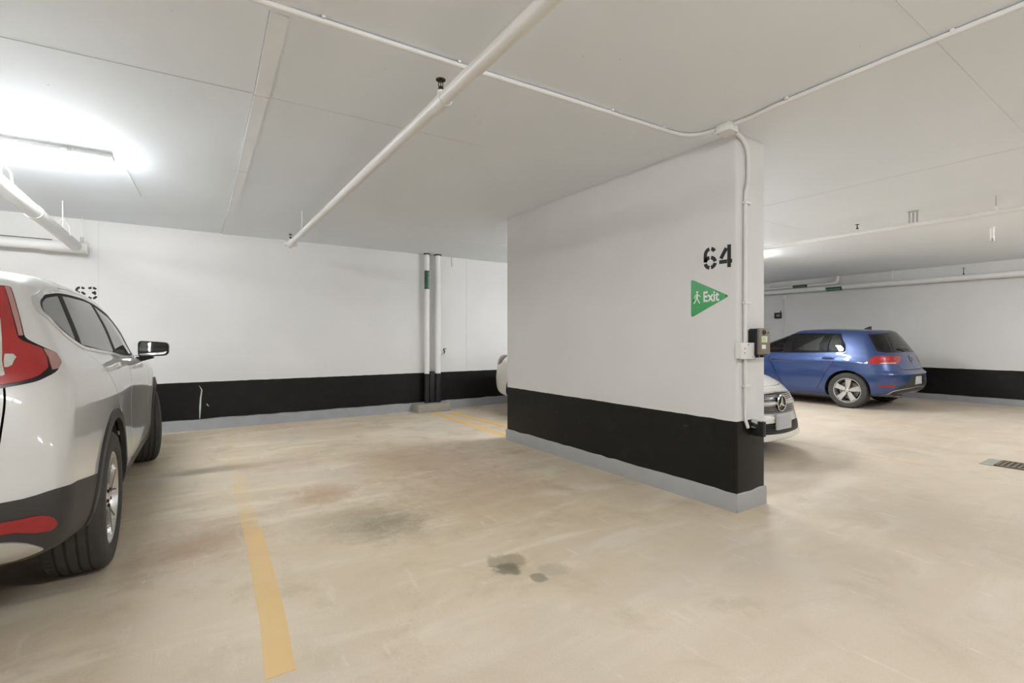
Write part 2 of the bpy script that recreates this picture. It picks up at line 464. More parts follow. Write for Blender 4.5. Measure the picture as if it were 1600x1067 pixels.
# --- slab joints left by the formwork (children of the ceiling)
def ridge(name, a, b, w, t, mat):
    a, b = Vector((*a, 0)), Vector((*b, 0)); d = (b - a).normalized(); n = Vector((-d.y, d.x, 0)) * w / 2
    bm = bmesh.new()
    bm_prism(bm, [tuple((a + n)[:2]), tuple((b + n)[:2]), tuple((b - n)[:2]), tuple((a - n)[:2])], (0, 0, H_CEIL), (1, 0, 0), (0, 1, 0), (0, 0, -1), -0.002, t)
    return from_bm(name, bm, mat, ceiling)
for (y0, y1, x0, x1) in ((-1.0, 2.38, 0.27, 0.345), (2.40, 3.262, 0.295, 0.372), (3.272, 4.812, 0.312, 0.390), (4.822, YB, 0.332, 0.412)):
    bm = bmesh.new()
    bm_prism(bm, [(x0, y0), (x1, y0), (x1 + 0.02, y1), (x0 + 0.02, y1)], (0, 0, H_CEIL), (1, 0, 0), (0, 1, 0), (0, 0, -1), -0.002, 0.010)
    from_bm('formwork_strip', bm, M['strip'], ceiling)
for (a, b, w_) in (((-4, 3.55), (0.31, 3.27), 0.006), ((0.39, 3.27), (1.9, 3.2), 0.003), ((-0.484, 5.025), (-0.435, 6.28), 0.006), ((2.2, 0.82), (7.5, 0.86), 0.004),
                   ((5.31, 2.9), (5.35, -3.0), 0.004), ((5.31, 2.9), (5.28, YB), 0.006), ((5.35, 3.3), (6.9, 3.25), 0.004), ((1.9, 5.9), (3.2, 5.85), 0.004), ((3.0, 6.42), (4.6, 6.42), 0.008)):
    ridge('formwork_seam', a, b, w_, 0.0015, M['seam'] if a[0] < 0 else M['seam_faint'])
for (a, b) in (((0.295, 2.40), (0.314, 3.262)), ((0.312, 3.272), (0.332, 4.812)), ((0.332, 4.822), (0.352, YB))):
    ridge('formwork_seam', (a[0] - 0.004, a[1]), (b[0] - 0.004, b[1]), 0.006, 0.0015, M['seam'])
# --- vertical cast joints on the back wall
for x, w_ in ((4.222, 0.010), (-0.97, 0.006)):
    box('wall_joint', x - w_ / 2, x + w_ / 2, YB - 0.002, YB + 0.01, 0.66, H_CEIL, M['joint'], wall_back)
# crack and scuffs in the black band of the back wall
rnd = random.Random(5)
def crack(pts, wd, parent=wall_back):
    bm = bmesh.new()
    poly = [(x - w_ / 2, z) for (x, z), w_ in zip(pts, wd)] + [(x + w_ / 2, z) for (x, z), w_ in reversed(list(zip(pts, wd)))]
    bm_prism(bm, poly, (0, YB, 0), (1, 0, 0), (0, 0, 1), (0, -1, 0), -0.004, 0.0022)
    return from_bm('paint_crack', bm, M['label_white'], parent)
M['label_white'].node_tree.nodes['Principled BSDF']
crack([(0.085, 0.60), (0.115, 0.54), (0.10, 0.42), (0.095, 0.30), (0.09, 0.15)], [0.004, 0.012, 0.016, 0.02, 0.008])
crack([(0.17, 0.35), (0.185, 0.32), (0.20, 0.31)], [0.006, 0.014, 0.004])

# ================================================================== stencilled numbers
def stroke(bm, pts, wd, o, u, v, n, d0=-0.002, d1=0.0015):
    pts = [Vector(p) for p in pts]
    Lf, Rt = [], []
    for i, p in enumerate(pts):
        if i == 0: d = pts[1] - p
        elif i == len(pts) - 1: d = p - pts[-2]
        else: d = (pts[i + 1] - p).normalized() + (p - pts[i - 1]).normalized()
        d.normalize(); nn = Vector((-d.y, d.x)) * wd / 2
        Lf.append(tuple(p + nn)); Rt.append(tuple(p - nn))
    bm_prism(bm, Lf + Rt[::-1], o, u, v, n, d0, d1)
def arc(cx, cy, rx, ry, a0, a1, n=10):
    return [(cx + rx * math.cos(R(a0 + (a1 - a0) * k / n)), cy + ry * math.sin(R(a0 + (a1 - a0) * k / n))) for k in range(n + 1)]
# digits in a box 0.62 wide x 1 high
DIG = {
 '6': [arc(0.31, 0.30, 0.25, 0.23, 100, 172), arc(0.31, 0.30, 0.25, 0.23, 8, 80), arc(0.31, 0.30, 0.25, 0.23, -80, -8), arc(0.31, 0.30, 0.25, 0.23, 188, 260),
       [(0.06, 0.34), (0.06, 0.62)] + arc(0.31, 0.66, 0.25, 0.27, 170, 100, 6), arc(0.31, 0.68, 0.25, 0.25, 78, 30, 5)],
 '4': [[(0.50, 0.0), (0.50, 1.0)], [(0.10, 0.42), (0.37, 0.86)], [(0.02, 0.27), (0.40, 0.27)], [(0.56, 0.27), (0.64, 0.27)]],
 '3': [arc(0.31, 0.74, 0.25, 0.20, 150, 98, 6), arc(0.31, 0.74, 0.25, 0.20, 80, 20, 6), [(0.30, 0.53), (0.42, 0.53), (0.53, 0.62)], [(0.42, 0.50), (0.55, 0.40)], arc(0.31, 0.27, 0.25, 0.22, -5, -80, 7), arc(0.31, 0.27, 0.25, 0.22, 262, 205, 6)],
}
def number(text, o, u, v, n, hgt, wd, parent, gap=0.72):
    out = []
    for i, ch in enumerate(text):
        bm = bmesh.new()
        for st in DIG[ch]:
            stroke(bm, [((x + i * gap) * hgt, y * hgt) for x, y in st], wd, o, u, v, n)
        ob = from_bm('stall_number', bm, M['stencil'], parent)
        ob['label'] = 'black stencilled digit %s' % ch
        out.append(ob)
    return out
number('64', (DX0, 2.236, 1.763), (0, -1, -0.02), (0, 0, 1), (-1, 0, 0), 0.164, 0.028, wall_div, 0.74)
number('63', (-1.185, YB, 1.735), (1, 0, 0), (0, 0, 1), (0, -1, 0), 0.15, 0.026, wall_back, 0.72)

# ================================================================== green exit sign
sg = empty('exit_sign', (DX0, 2.19, 1.40)); tag(sg, 'green triangular exit sign with walking figure, screwed on below number 64', 'sign')
su, sv, sn = Vector((0, -1, 0)), Vector((0, 0, 1)), Vector((-1, 0, 0))
def sgp(y, z, d=0.0): return (-d, y - 2.19, z - 1.40)
tri = [(-0.158, 0.005), (0.158, 0.152), (-0.158, 0.302)]
bm = bmesh.new(); bm_prism(bm, round_poly(tri, 0.022, 5), (0, 0, 0), su, sv, sn, 0.0, 0.005)
from_bm('sign_plate', bm, M['green'], sg)
def text_mesh(name, body, size, xs, mat, parent, o, u, v, n, bold=0.0, d=0.001):
    cu = bpy.data.curves.new(name, 'FONT'); cu.body = body; cu.size = size; cu.offset = bold; cu.align_x = 'LEFT'
    cu.resolution_u = 3
    ob = bpy.data.objects.new(name, cu); COL.objects.link(ob)
    dg = bpy.context.evaluated_depsgraph_get()
    me = bpy.data.meshes.new_from_object(ob.evaluated_get(dg))
    bpy.data.objects.remove(ob, do_unlink=True)
    bm = bmesh.new(); bm.from_mesh(me)
    bmesh.ops.remove_doubles(bm, verts=bm.verts, dist=1e-5)
    ext = bmesh.ops.extrude_face_region(bm, geom=bm.faces[:])
    for e in ext['geom']:
        if isinstance(e, bmesh.types.BMVert): e.co.z += d
    u, v, n, o = Vector(u), Vector(v), Vector(n), Vector(o)
    for vt in bm.verts:
        c = vt.co.copy(); vt.co = o + u * c.x * xs + v * c.y + n * c.z
    bpy.data.meshes.remove(me)
    return from_bm(name, bm, mat, parent)
text_mesh('sign_lettering', 'Exit', 0.108, 0.80, M['sign_white'], sg, (-0.0045, 0.055, 0.122), su, sv, sn, 0.0032)
bm = bmesh.new()
fo = Vector((-0.0045, 0.0, 0.0))
def fig(pts, wd): stroke(bm, pts, wd, fo, su, sv, sn, 0.0, 0.0012)
bm_prism(bm, [(-0.1035 + 0.0085 * math.cos(a * PI / 6), 0.198 + 0.0085 * math.sin(a * PI / 6)) for a in range(12)], fo, su, sv, sn, 0, 0.0012)
fig([(-0.104, 0.187), (-0.106, 0.150)], 0.016); fig([(-0.104, 0.183), (-0.122, 0.170), (-0.128, 0.152)], 0.006); fig([(-0.104, 0.183), (-0.088, 0.170), (-0.074, 0.163)], 0.006)
fig([(-0.108, 0.154), (-0.118, 0.132), (-0.132, 0.112)], 0.008); fig([(-0.104, 0.154), (-0.095, 0.132), (-0.080, 0.112)], 0.008)
from_bm('walking_figure', bm, M['sign_white'], sg)
for y, z in ((2.328, 1.535), (2.052, 1.553)):
    lathe('screw', [(0, 0.0), (0.006, 0.0), (0.005, 0.003), (0, 0.004)], M['black_plastic'], sg, 'z', 10, sgp(y, z, 0.005), (0, R(-90), 0))

# ================================================================== lamps
def lamp(x0, x1, y, label, lens='lamp_lens'):
    t = empty('ceiling_lamp', ((x0 + x1) / 2, y, H_CEIL)); tag(t, label, 'lamp', 'fluorescent ceiling lamps')
    L = (x1 - x0) / 2
    prof = [(-0.075, 0.0), (0.075, 0.0), (0.084, -0.02), (0.084, -0.040), (-0.084, -0.040), (-0.084, -0.02)]
    bm = bmesh.new(); bm_prism(bm, prof, (-L, 0, 0), (0, 1, 0), (0, 0, 1), (1, 0, 0), 0.0, 2 * L)
    from_bm('housing', bm, M['lamp_housing'], t)
    # lens: half-round trough with rounded ends
    bm = bmesh.new(); rings = []
    for k, sx in ((-1.0, 0.35), (-0.985, 0.75), (-0.955, 0.95), (-0.9, 1.0), (0.9, 1.0), (0.955, 0.95), (0.985, 0.75), (1.0, 0.35)):
        rings.append([bm.verts.new((k * L, math.cos(a) * 0.058 * sx, -0.040 - math.sin(a) * 0.055 * sx)) for a in [PI * q / 12 for q in range(13)]])
    for A, B in zip(rings, rings[1:]):
        for q in range(12): bm.faces.new((A[q], B[q], B[q + 1], A[q + 1]))
        bm.faces.new((A[0], A[12], B[12], B[0]))
    bm.faces.new(rings[0]); bm.faces.new(rings[-1][::-1])
    from_bm('diffuser', bm, M[lens], t, smooth=60)
    for sx in (-0.6, 0.6):
        box('clip', sx * L - 0.012, sx * L + 0.012, -0.088, -0.080, -0.046, -0.012, M['galv'], t)
    return t
lamp(-1.78, -0.53, 5.02, 'lit fluorescent lamp on ceiling above the white SUV')
lamp(4.25, 5.50, 4.62, 'lit fluorescent lamp hidden behind the divider above the white sedan', 'dim_lens')
lamp(7.2, 8.45, 4.88, 'lit fluorescent lamp hidden behind the divider near the blue hatchback')
lamp(-6.8, -5.55, 5.02, 'lit fluorescent lamp above the stalls far left of the white SUV')
lamp(-4.2, -2.95, -1.1, 'unseen lit fluorescent lamp left of the camera, placed to light the divider face', 'lane_lens')  # out of view, placed to brighten the divider face and stall centre
lamp(0.6, 1.85, -0.3, 'unseen fluorescent lamp added behind the camera to fill the stall floor and ceiling', 'dim_lens')  # added fill lamp out of view, lifts the stall floor and ceiling
lamp(5.2, 6.45, -1.5, 'lit fluorescent lamp over the lane right of the camera', 'dim_lens')
lamp(9.2, 10.45, -0.6, 'lit fluorescent lamp over the lane near the right wall', 'lane_lens')

# ================================================================== pipes and conduit
def sprinkler(parent, x, y, z, top, k=1.0):
    """upright head standing on a pipe: socket, frame arms, deflector"""
    s = lathe('sprinkler_head', [(0, 0), (0.012 * k, 0), (0.012 * k, 0.012), (0.008 * k, 0.018), (0.007 * k, 0.022), (0, 0.022)], M['brass'], parent, 'z', 12, (x, y, z))
    bm = bmesh.new()
    for sgn in (-1, 1): bm_tube(bm, [(sgn * 0.009 * k, 0, 0.016), (sgn * 0.011 * k, 0, 0.032), (sgn * 0.003 * k, 0, top - 0.006)], 0.0022 * k, 6)
    bm_tube(bm, [(0, 0, 0.018), (0, 0, top - 0.004)], 0.002 * k, 6)
    from_bm('frame_arm', bm, M['brass'], s)
    bm = bmesh.new(); bm_lathe(bm, [(0, top - 0.004), (0.010 * k, top - 0.004), (0.022 * k, top - 0.008), (0.022 * k, top - 0.005), (0.010 * k, top), (0, top)], 'z', 16)
    from_bm('deflector', bm, M['brass'], s)
    return s

# sprinkler main
sp = empty('sprinkler_pipe', (1.06, 2.0, 2.45)); tag(sp, 'thick white sprinkler pipe hung below the ceiling running away from the camera', 'pipe')
tube('pipe_run', [(0.02, -6.0, 0), (0.0, 0, 0), (-0.012, 4.66, 0)], 0.033, M['pipe'], sp, 16)
tube('tee_outlet', [(0.003, 0.26, 0.02), (0.003, 0.26, 0.062)], [0.020, 0.018], M['pipe'], sp, 14)
tube('pipe_coupling', [(0.003, 0.20, 0), (0.003, 0.32, 0)], 0.039, M['pipe'], sp, 16)
sprinkler(sp, 0.003, 0.26, 0.062, 0.062, 1.15)
tube('end_fitting', [(-0.012, 4.62, 0), (-0.012, 4.74, 0)], 0.043, M['pipe'], sp, 16)
tube('end_plug', [(-0.085, 4.69, -0.002), (0.07, 4.69, -0.002)], 0.024, M['pipe'], sp, 12)
tube('tee_outlet', [(-0.012, 4.69, 0.02), (-0.012, 4.69, 0.068)], 0.018, M['pipe'], sp, 12)
sprinkler(sp, -0.012, 4.69, 0.068, 0.062, 1.2)
for yy in (3.95,):
    tube('hanger_rod', [(-0.005, yy, 0.03), (-0.005, yy, H_CEIL - 2.45)], 0.005, M['galv'] if yy != 3.95 else M['pipe'], sp, 8)
    lathe('hanger_ring', [(0.034, -0.012), (0.038, -0.012), (0.038, 0.012), (0.034, 0.012)], M['pipe'], sp, 'y', 20, (-0.005, yy, 0), closed=True)

# conduit A: along the back-to-front line at Y ~ 2.28 towards the junction box
ca = empty('ceiling_conduit', (1.5, 2.28, H_CEIL - 0.016)); tag(ca, 'thin white conduit clipped to ceiling, passing above the thick sprinkler pipe', 'conduit')
Z0 = 0.0
pa = [(-6.5, 0.12, 0), (-1.27, 0.055, 0), (-0.3, 0.015, 0), (0.47, -0.03, 0), (1.02, -0.055, 0), (1.30, -0.068, 0)] + bezier3((1.33, -0.07, 0), (1.50, -0.085, 0), (1.53, -0.19, 0), 6) + [(1.545, -0.27, 0), (1.55, -0.30, 0)]
tube('conduit_run', pa, 0.0135, M['pipe'], ca, 10)
def clip_x(parent, x, y, z, d):
    return box('conduit_clip', x - 0.009, x + 0.009, y - 0.024, y + 0.016, z - 0.002, z + 0.012, M['pipe'], parent, 0.004)
for x, y in ((-1.0, 0.042), (-0.32, 0.016), (0.75, -0.045), (1.23, -0.066)): clip_x(ca, x, y, 0.004, 0)
# junction box at the divider
jb = empty('junction_box', (3.07, 1.945, H_CEIL)); tag(jb, 'small square white junction box on ceiling at top of divider end', 'junction box')
box('box_body', -0.052, 0.052, -0.052, 0.052, -0.055, 0.0, M['white_plastic'], jb, 0.006)
box('box_cover', -0.056, 0.056, -0.056, 0.056, -0.060, -0.050, M['white_plastic'], jb, 0.003)
for sx, sy in ((-1, 1), (1, -1)):
    lathe('screw', [(0, 0), (0.005, 0), (0.004, -0.003), (0, -0.003)], M['galv'], jb, 'z', 8, (sx * 0.04, sy * 0.04, -0.06))
# conduit B: from the box along the lane towards the camera's right
cb = empty('ceiling_conduit', (3.03, 1.0, H_CEIL - 0.016)); tag(cb, 'thin white conduit on ceiling from junction box to upper right corner', 'conduit')
tube('conduit_run', [(0.035, 0.90, 0.0), (0.035, 0.76, 0), (0.012, 0.62, 0), (0.005, 0.5, 0), (-0.008, 0, 0), (-0.015, -6.5, 0)], 0.0135, M['pipe'], cb, 10)
for y in (0.52, -0.25): box('conduit_clip', -0.026, 0.022, y - 0.009, y + 0.009, -0.002, 0.016, M['pipe'], cb, 0.004)
# conduit C: down the end face of the divider
cc = empty('wall_conduit', (3.32, DY0 - 0.016, 0)); tag(cc, 'white conduit bending from ceiling junction box down the divider end', 'conduit')
pc = [(-0.21, -0.02, 2.685), (-0.16, -0.02, 2.683)] + bezier3((-0.12, -0.015, 2.68), (0.035, -0.003, 2.67), (0.035, 0.0, 2.50), 8) + bezier3((0.034, 0, 2.44), (0.03, 0, 2.34), (0.0, 0, 2.30), 5) + [(-0.004, 0, 2.0), (-0.006, 0, 1.2)]
tube('conduit_run', pc, 0.0135, M['pipe'], cc, 10)
tube('conduit_run', [(-0.006, 0, 1.10), (-0.004, 0, 0.66), (0.03, 0, 0.60)], 0.0125, M['pipe'], cc, 10)
for z in (2.22, 1.50, 0.90):
    box('conduit_clip', -0.022, 0.05, -0.017, 0.015, z - 0.008, z + 0.008, M['pipe'], cc, 0.003)

# payment / charging reader on the divider end
db = empty('junction_box', (3.30, DY0, 1.155)); tag(db, 'flat white steel junction box beside black card reader on divider end', 'junction box')
box('box_body', -0.085, 0.075, -0.042, 0.0, -0.055, 0.055, M['white_plastic'], db, 0.005)
box('box_cover', -0.09, 0.08, -0.048, -0.040, -0.058, 0.058, M['white_plastic'], db, 0.003)
for x, z in ((-0.045, 0.018), (-0.045, -0.014), (0.0, 0.043), (0.055, -0.045)):
    lathe('screw', [(0, 0), (0.0045, 0), (0.004, -0.002), (0, -0.002)], M['black_plastic'], db, 'y', 8, (x, -0.048, z))
rd = empty('card_reader', (3.452, DY0, 1.22)); tag(rd, 'black wall unit with taupe faceplate, round lens and small lit window on divider end', 'card reader')
bm = bmesh.new(); bm_box(bm, -0.068, 0.072, -0.068, 0.0, -0.10, 0.095, 0.010)
from_bm('housing', bm, M['black_plastic'], rd, smooth=40)
box('back_bracket', -0.075, -0.02, -0.055, 0.0, -0.02, 0.085, M['black_plastic'], rd, 0.008)
box('faceplate', -0.070, 0.074, -0.084, -0.066, -0.092, 0.098, M['device_face'], rd, 0.006)
lathe('round_lens', [(0.010, 0), (0.017, 0), (0.019, -0.004), (0.017, -0.006), (0.011, -0.006), (0.010, 0)], M['black_plastic'], rd, 'y', 20, (-0.012, -0.0840, 0.068))
lathe('indicator_dot', [(0, 0), (0.006, 0), (0.005, -0.003), (0, -0.003)], M['black_plastic'], rd, 'y', 12, (0.044, -0.0840, 0.066))
fr = box('window_frame', -0.045, 0.030, -0.0870, -0.0820, -0.006, 0.040, M['label_white'], rd, 0.002)
box('lit_window', -0.034, 0.006, -0.0885, -0.0865, 0.002, 0.032, M['screen'], rd)
box('paper_sticker', -0.040, 0.010, -0.0855, -0.0835, -0.052, -0.022, M['sign_white'], rd)
for x in (-0.04, 0.02): tube('cable_gland', [(x, -0.05, -0.10), (x, -0.05, -0.115)], 0.014, M['black_plastic'], rd, 10)
# low beam sensor
bs = empty('beam_sensor', (3.44, DY0, 0.59)); tag(bs, 'small black sensor under a white bracket low on the divider end', 'sensor')
bm = bmesh.new()
bm_box(bm, -0.02, 0.17, -0.075, 0.0, 0.052, 0.068, 0.004)
from_bm('bracket', bm, M['white_plastic'], bs, smooth=40)
box('bracket_back', -0.02, 0.005, -0.045, 0.0, 0.0, 0.055, M['white_plastic'], bs, 0.003)
box('sensor_body', -0.015, 0.025, -0.088, -0.005, -0.060, 0.050, M['black_plastic'], bs, 0.008)
lathe('sensor_lens', [(0, 0), (0.018, 0), (0.022, -0.004), (0.016, -0.012), (0, -0.014)], M['black_plastic'], bs, 'x', 16, (-0.004, -0.045, -0.01))
tube('knuckle', [(-0.065, -0.03, 0.035), (-0.03, -0.045, 0.02), (0.0, -0.05, 0.0)], 0.014, M['black_plastic'], bs, 10)
lathe('bolt_head', [(0, 0), (0.008, 0), (0.008, -0.006), (0, -0.008)], M['galv'], bs, 'y', 8, (-0.03, -0.05, 0.02))

# big drain pipe along the stalls on the left, joining a header on the back wall
dp = empty('drain_pipe', (-1.15, 5.5, 2.35)); tag(dp, 'wide white drain pipe slung under ceiling behind the SUV roof', 'pipe')
tube('pipe_run', [(0.0, -6.0, 0.03), (0.0, -1.0, 0.008), (0.0, 2.12, -0.005)], 0.058, M['pipe'], dp, 20)
for y, L_ in ((0.35, 0.10), (-2.2, 0.10)): tube('pipe_coupling', [(0, y - L_ / 2, 0.002), (0, y + L_ / 2, 0.002)], 0.064, M['pipe'], dp, 20)
for y in (-0.55, 1.45):
    bm = bmesh.new()
    bm_tube(bm, [(0, y, 0.055), (0, y, H_CEIL - 2.35)], 0.006, 8)
    bm_tube(bm, [(-0.062, y, 0.0), (-0.05, y, 0.10), (0, y, 0.19), (0.05, y, 0.10), (0.062, y, 0.0)], 0.006, 8)
    from_bm('hanger', bm, M['pipe'], dp, smooth=50)
hp = empty('header_pipe', (-1.1, 7.69, 2.335)); tag(hp, 'white horizontal header pipe along the back wall at upper left', 'pipe')
tube('pipe_run', [(-6.5, 0, 0.02), (-0.35, 0, 0.0)], 0.055, M['pipe'], hp, 20)
tube('tee_fitting', [(-0.36, 0, 0), (0.035, 0, -0.005)], 0.064, M['pipe'], hp, 20)
tube('end_cap', [(0.03, 0, -0.005), (0.055, 0, -0.005)], [0.068, 0.064], M['pipe'], hp, 20)
tube('hanger_rod', [(0.0, 0, 0.06), (0.0, 0, H_CEIL - 2.335)], 0.004, M['pipe'], hp, 8)
tube('hanger_socket', [(0.0, 0, 0.05), (0.0, 0, 0.13)], 0.014, M['galv'], hp, 10)
tube('cable', [(-6.4, -0.02, 0.085), (-3.0, -0.02, 0.072), (-0.4, -0.02, 0.066), (-0.26, -0.02, 0.066)], 0.005, M['black_plastic'], hp, 6)

# risers at the back wall
def riser(x, rr, label, lab_z=None):
    t = empty('riser_pipe', (x, 7.755, 0.14)); tag(t, label, 'pipe')
    tube('upper_pipe', [(0, 0, 0.50), (0, 0, H_CEIL - 0.14)], rr, M['pipe'], t, 18)
    tube('lower_pipe', [(0, 0, 0.0), (0, 0, 0.50)], rr * 1.02, M['pipe_black'], t, 18)
    tube('ceiling_collar', [(0, 0, H_CEIL - 0.16), (0, 0, H_CEIL - 0.14)], rr * 1.25, M['brass'], t, 18)
    return t
r1 = riser(3.385, 0.043, 'slim white riser pipe with green label, black below, at the back wall')
r2 = riser(3.592, 0.052, 'thicker plain white riser pipe, black below, next to the green-labelled riser')
bm = bmesh.new(); bm_lathe(bm, [(0.0450, -0.16), (0.0450, 0.16)], 'z', 14, a0=R(180), a1=R(340))
lb = from_bm('pipe_label', bm, M['dark_green'], r1, (0, 0, 2.118), smooth=60)
def label_marks(parent, fn, n, seed):
    rnd = random.Random(seed); bm = bmesh.new()
    for k in range(n):
        a = k / n; L_ = rnd.uniform(0.45, 0.8) / n
        q = [fn(a, 0.15), fn(a + L_, 0.15), fn(a + L_, 0.5), fn(a, 0.5)]
        bm.faces.new([bm.verts.new(p) for p in q])
    return from_bm('label_print', bm, M['label_white'], parent)
def fn1(a, b):
    ang = R(280 + b * 40); return (0.0456 * math.cos(ang), 0.0456 * math.sin(ang), -0.15 + 0.22 * a)
label_marks(lb, fn1, 9, 3)
bm = bmesh.new(); bm_prism(bm, [(-0.012, 0), (0.012, 0), (0.0, 0.03)], (0.028, -0.0365, 0.10), (0.8, 0.6, 0), (0, 0, 1), (0.6, -0.8, 0), 0, 0.001)
from_bm('label_arrow', bm, M['sign_white'], lb)
pb = box('pipe_pedestal', 3.14, 3.735, 7.545, 7.81, 0.0, 0.135, M['block'], None, 0.008); tag(pb, 'low concrete block at the foot of the riser pipes', 'pedestal')
bx_ = box('pipe_guard', 3.435, 3.532, 7.74, 7.868, 0.135, 0.675, M['pipe_black'], None, 0.012); tag(bx_, 'black painted post between the two riser pipes', 'guard')
vb = empty('hose_valve', (3.735, YB, 1.02)); tag(vb, 'small white and black wall fitting right of the risers', 'valve')
box('plate', -0.045, 0.045, -0.02, 0.0, -0.05, 0.045, M['white_plastic'], vb, 0.006)
tube('spout', [(0.01, -0.02, 0.03), (0.02, -0.05, 0.0), (0.015, -0.05, -0.035)], 0.010, M['black_plastic'], vb, 8)
tube('handle', [(0.0, -0.045, 0.045), (0.05, -0.045, 0.045)], 0.007, M['black_plastic'], vb, 8)
hk = empty('hanger_strap', (3.925, YB, 2.60)); tag(hk, 'short steel hanger strap under the ceiling right of the risers', 'bracket')
box('strap', -0.016, 0.016, -0.012, 0.0, -0.05, 0.115, M['galv'], hk)
lathe('bolt', [(0, 0), (0.008, 0), (0.008, -0.006), (0, -0.007)], M['galv'], hk, 'y', 8, (0, -0.012, -0.03))

# right-hand bay: pipe under the ceiling with hangers
pr = empty('sprinkler_pipe', (6.93, 2.0, 2.555)); tag(pr, 'white sprinkler pipe under ceiling of the right bay in front of blue car', 'pipe')
tube('pipe_run', [(0.08, -6.0, 0), (0.0, 0.0, 0), (-0.02, 5.7, 0)], 0.026, M['pipe'], pr, 14)
for y in (-0.62,): tube('hanger_rod', [(-0.01, y, 0.02), (-0.01, y, H_CEIL - 2.555)], 0.006, M['galv'], pr, 8)
tube('hanger_socket', [(-0.01, -0.62, 0.015), (-0.01, -0.62, 0.055)], 0.014, M['pipe'], pr, 8)
bm = bmesh.new()
for k in (-1, 0, 1): bm_box(bm, -0.006, 0.006, 0.06 + k * 0.036, 0.06 + k * 0.036 + 0.016, -0.02, H_CEIL - 2.555)
bm_box(bm, -0.008, 0.008, 0.018, 0.118, H_CEIL - 2.555 - 0.012, H_CEIL - 2.555)
from_bm('hanger_channel', bm, M['galv'], pr)
tube('tee_outlet', [(0.0, 0.63, 0.02), (0.0, 0.63, 0.055)], 0.016, M['pipe'], pr, 10)
sprinkler(pr, 0.0, 0.63, 0.055, 0.065, 1.1)
ch = empty('hanger_stub', (8.80, 1.79, H_CEIL)); tag(ch, 'short white threaded stub hanging from ceiling beyond the right pipe', 'bracket')
box('stub_plate', -0.05, 0.05, -0.03, 0.03, -0.008, 0.0, M['pipe'], ch)
tube('stub', [(0, 0, 0), (0, 0, -0.15)], 0.022, M['pipe'], ch, 12)
tube('stub_cap', [(0, 0, -0.15), (0, 0, -0.18)], 0.026, M['galv'], ch, 12)
# pipes on the right wall
wp = empty('wall_pipe', (12.52, 4.0, 2.435)); tag(wp, 'long bright white pipe along the right wall with green label', 'pipe')
tube('pipe_run', [(0, -10.0, -0.02), (0, 3.8, 0.01)], 0.058, M['pipe'], wp, 18)
bm = bmesh.new(); bm_lathe(bm, [(0.060, -0.17), (0.060, 0.17)], 'y', 14, a0=R(120), a1=R(300))
lb2 = from_bm('pipe_label', bm, M['dark_green'], wp, (0, 1.21, -0.004), smooth=60)
def fn2(a, b):
    ang = R(200 + b * 40); return (0.0608 * math.cos(ang), 0.15 - 0.28 * a, 0.0608 * math.sin(ang))
label_marks(lb2, fn2, 8, 4)
for y in (-2.6, 0.1, 2.75):
    tube('hanger_rod', [(0, y, 0.05), (0, y, H_CEIL - 2.435)], 0.006, M['pipe'], wp, 8)
sprinkler(wp, -0.0, -1.05, 0.058, 0.13, 1.4)
wq = empty('wall_pipe', (12.58, 6.2, 2.545)); tag(wq, 'thin white pipe with elbow up into ceiling on the right wall, green label', 'pipe')
tube('pipe_run', [(0, 1.6, 0.0), (0, -0.85, 0.0)] + bezier3((0, -0.93, 0), (0, -1.03, 0), (0, -1.03, 0.08), 6) + [(0, -1.03, 0.17)], 0.032, M['pipe'], wq, 14)
tube('pipe_elbow', bezier3((0, -0.88, 0), (0, -1.03, 0), (0, -1.03, 0.12), 8), 0.040, M['pipe'], wq, 14)
bm = bmesh.new(); bm_lathe(bm, [(0.034, -0.17), (0.034, 0.17)], 'y', 14, a0=R(100), a1=R(300))
lb3 = from_bm('pipe_label', bm, M['dark_green'], wq, (0, -0.20, 0.0), smooth=60)
def fn3(a, b):
    ang = R(190 + b * 40); return (0.0346 * math.cos(ang), 0.15 - 0.28 * a, 0.0346 * math.sin(ang))
label_marks(lb3, fn3, 8, 8)
wb_ = empty('alarm_horn', (XR, 6.6, 1.845)); tag(wb_, 'small black box mounted high on the right wall behind blue car', 'alarm')
box('body', -0.07, 0.0, -0.085, 0.075, -0.075, 0.075, M['black_plastic'], wb_, 0.01)
box('notch_plate', -0.078, -0.068, -0.07, 0.02, -0.03, 0.03, M['device_face'], wb_, 0.003)
tube('mounting_stub', [(-0.03, -0.07, 0.07), (-0.03, -0.07, 0.12)], 0.012, M['black_plastic'], wb_, 8)
wc = empty('wall_conduit', (XR - 0.02, 6.42, 0.66)); tag(wc, 'thin vertical conduit beside black box on the right wall', 'conduit')
tube('conduit_run', [(0, 0, 0), (0, 0, 1.66)], 0.014, M['pipe'], wc, 10)
box('conduit_box', -0.03, 0.02, -0.05, 0.05, 1.60, 1.70, M['white_plastic'], wc, 0.006)
for z in (0.45, 1.1): box('conduit_clip', -0.018, 0.02, -0.03, 0.03, z - 0.01, z + 0.01, M['pipe'], wc, 0.003)
wl = empty('wall_switch', (XR, 6.2, 2.16)); tag(wl, 'small white square blank box high on the right wall', 'switch')
box('plate', -0.025, 0.0, -0.04, 0.05, -0.06, 0.06, M['white_plastic'], wl, 0.006)
box('cover', -0.03, -0.02, -0.03, 0.04, -0.048, 0.048, M['white_plastic'], wl, 0.004)

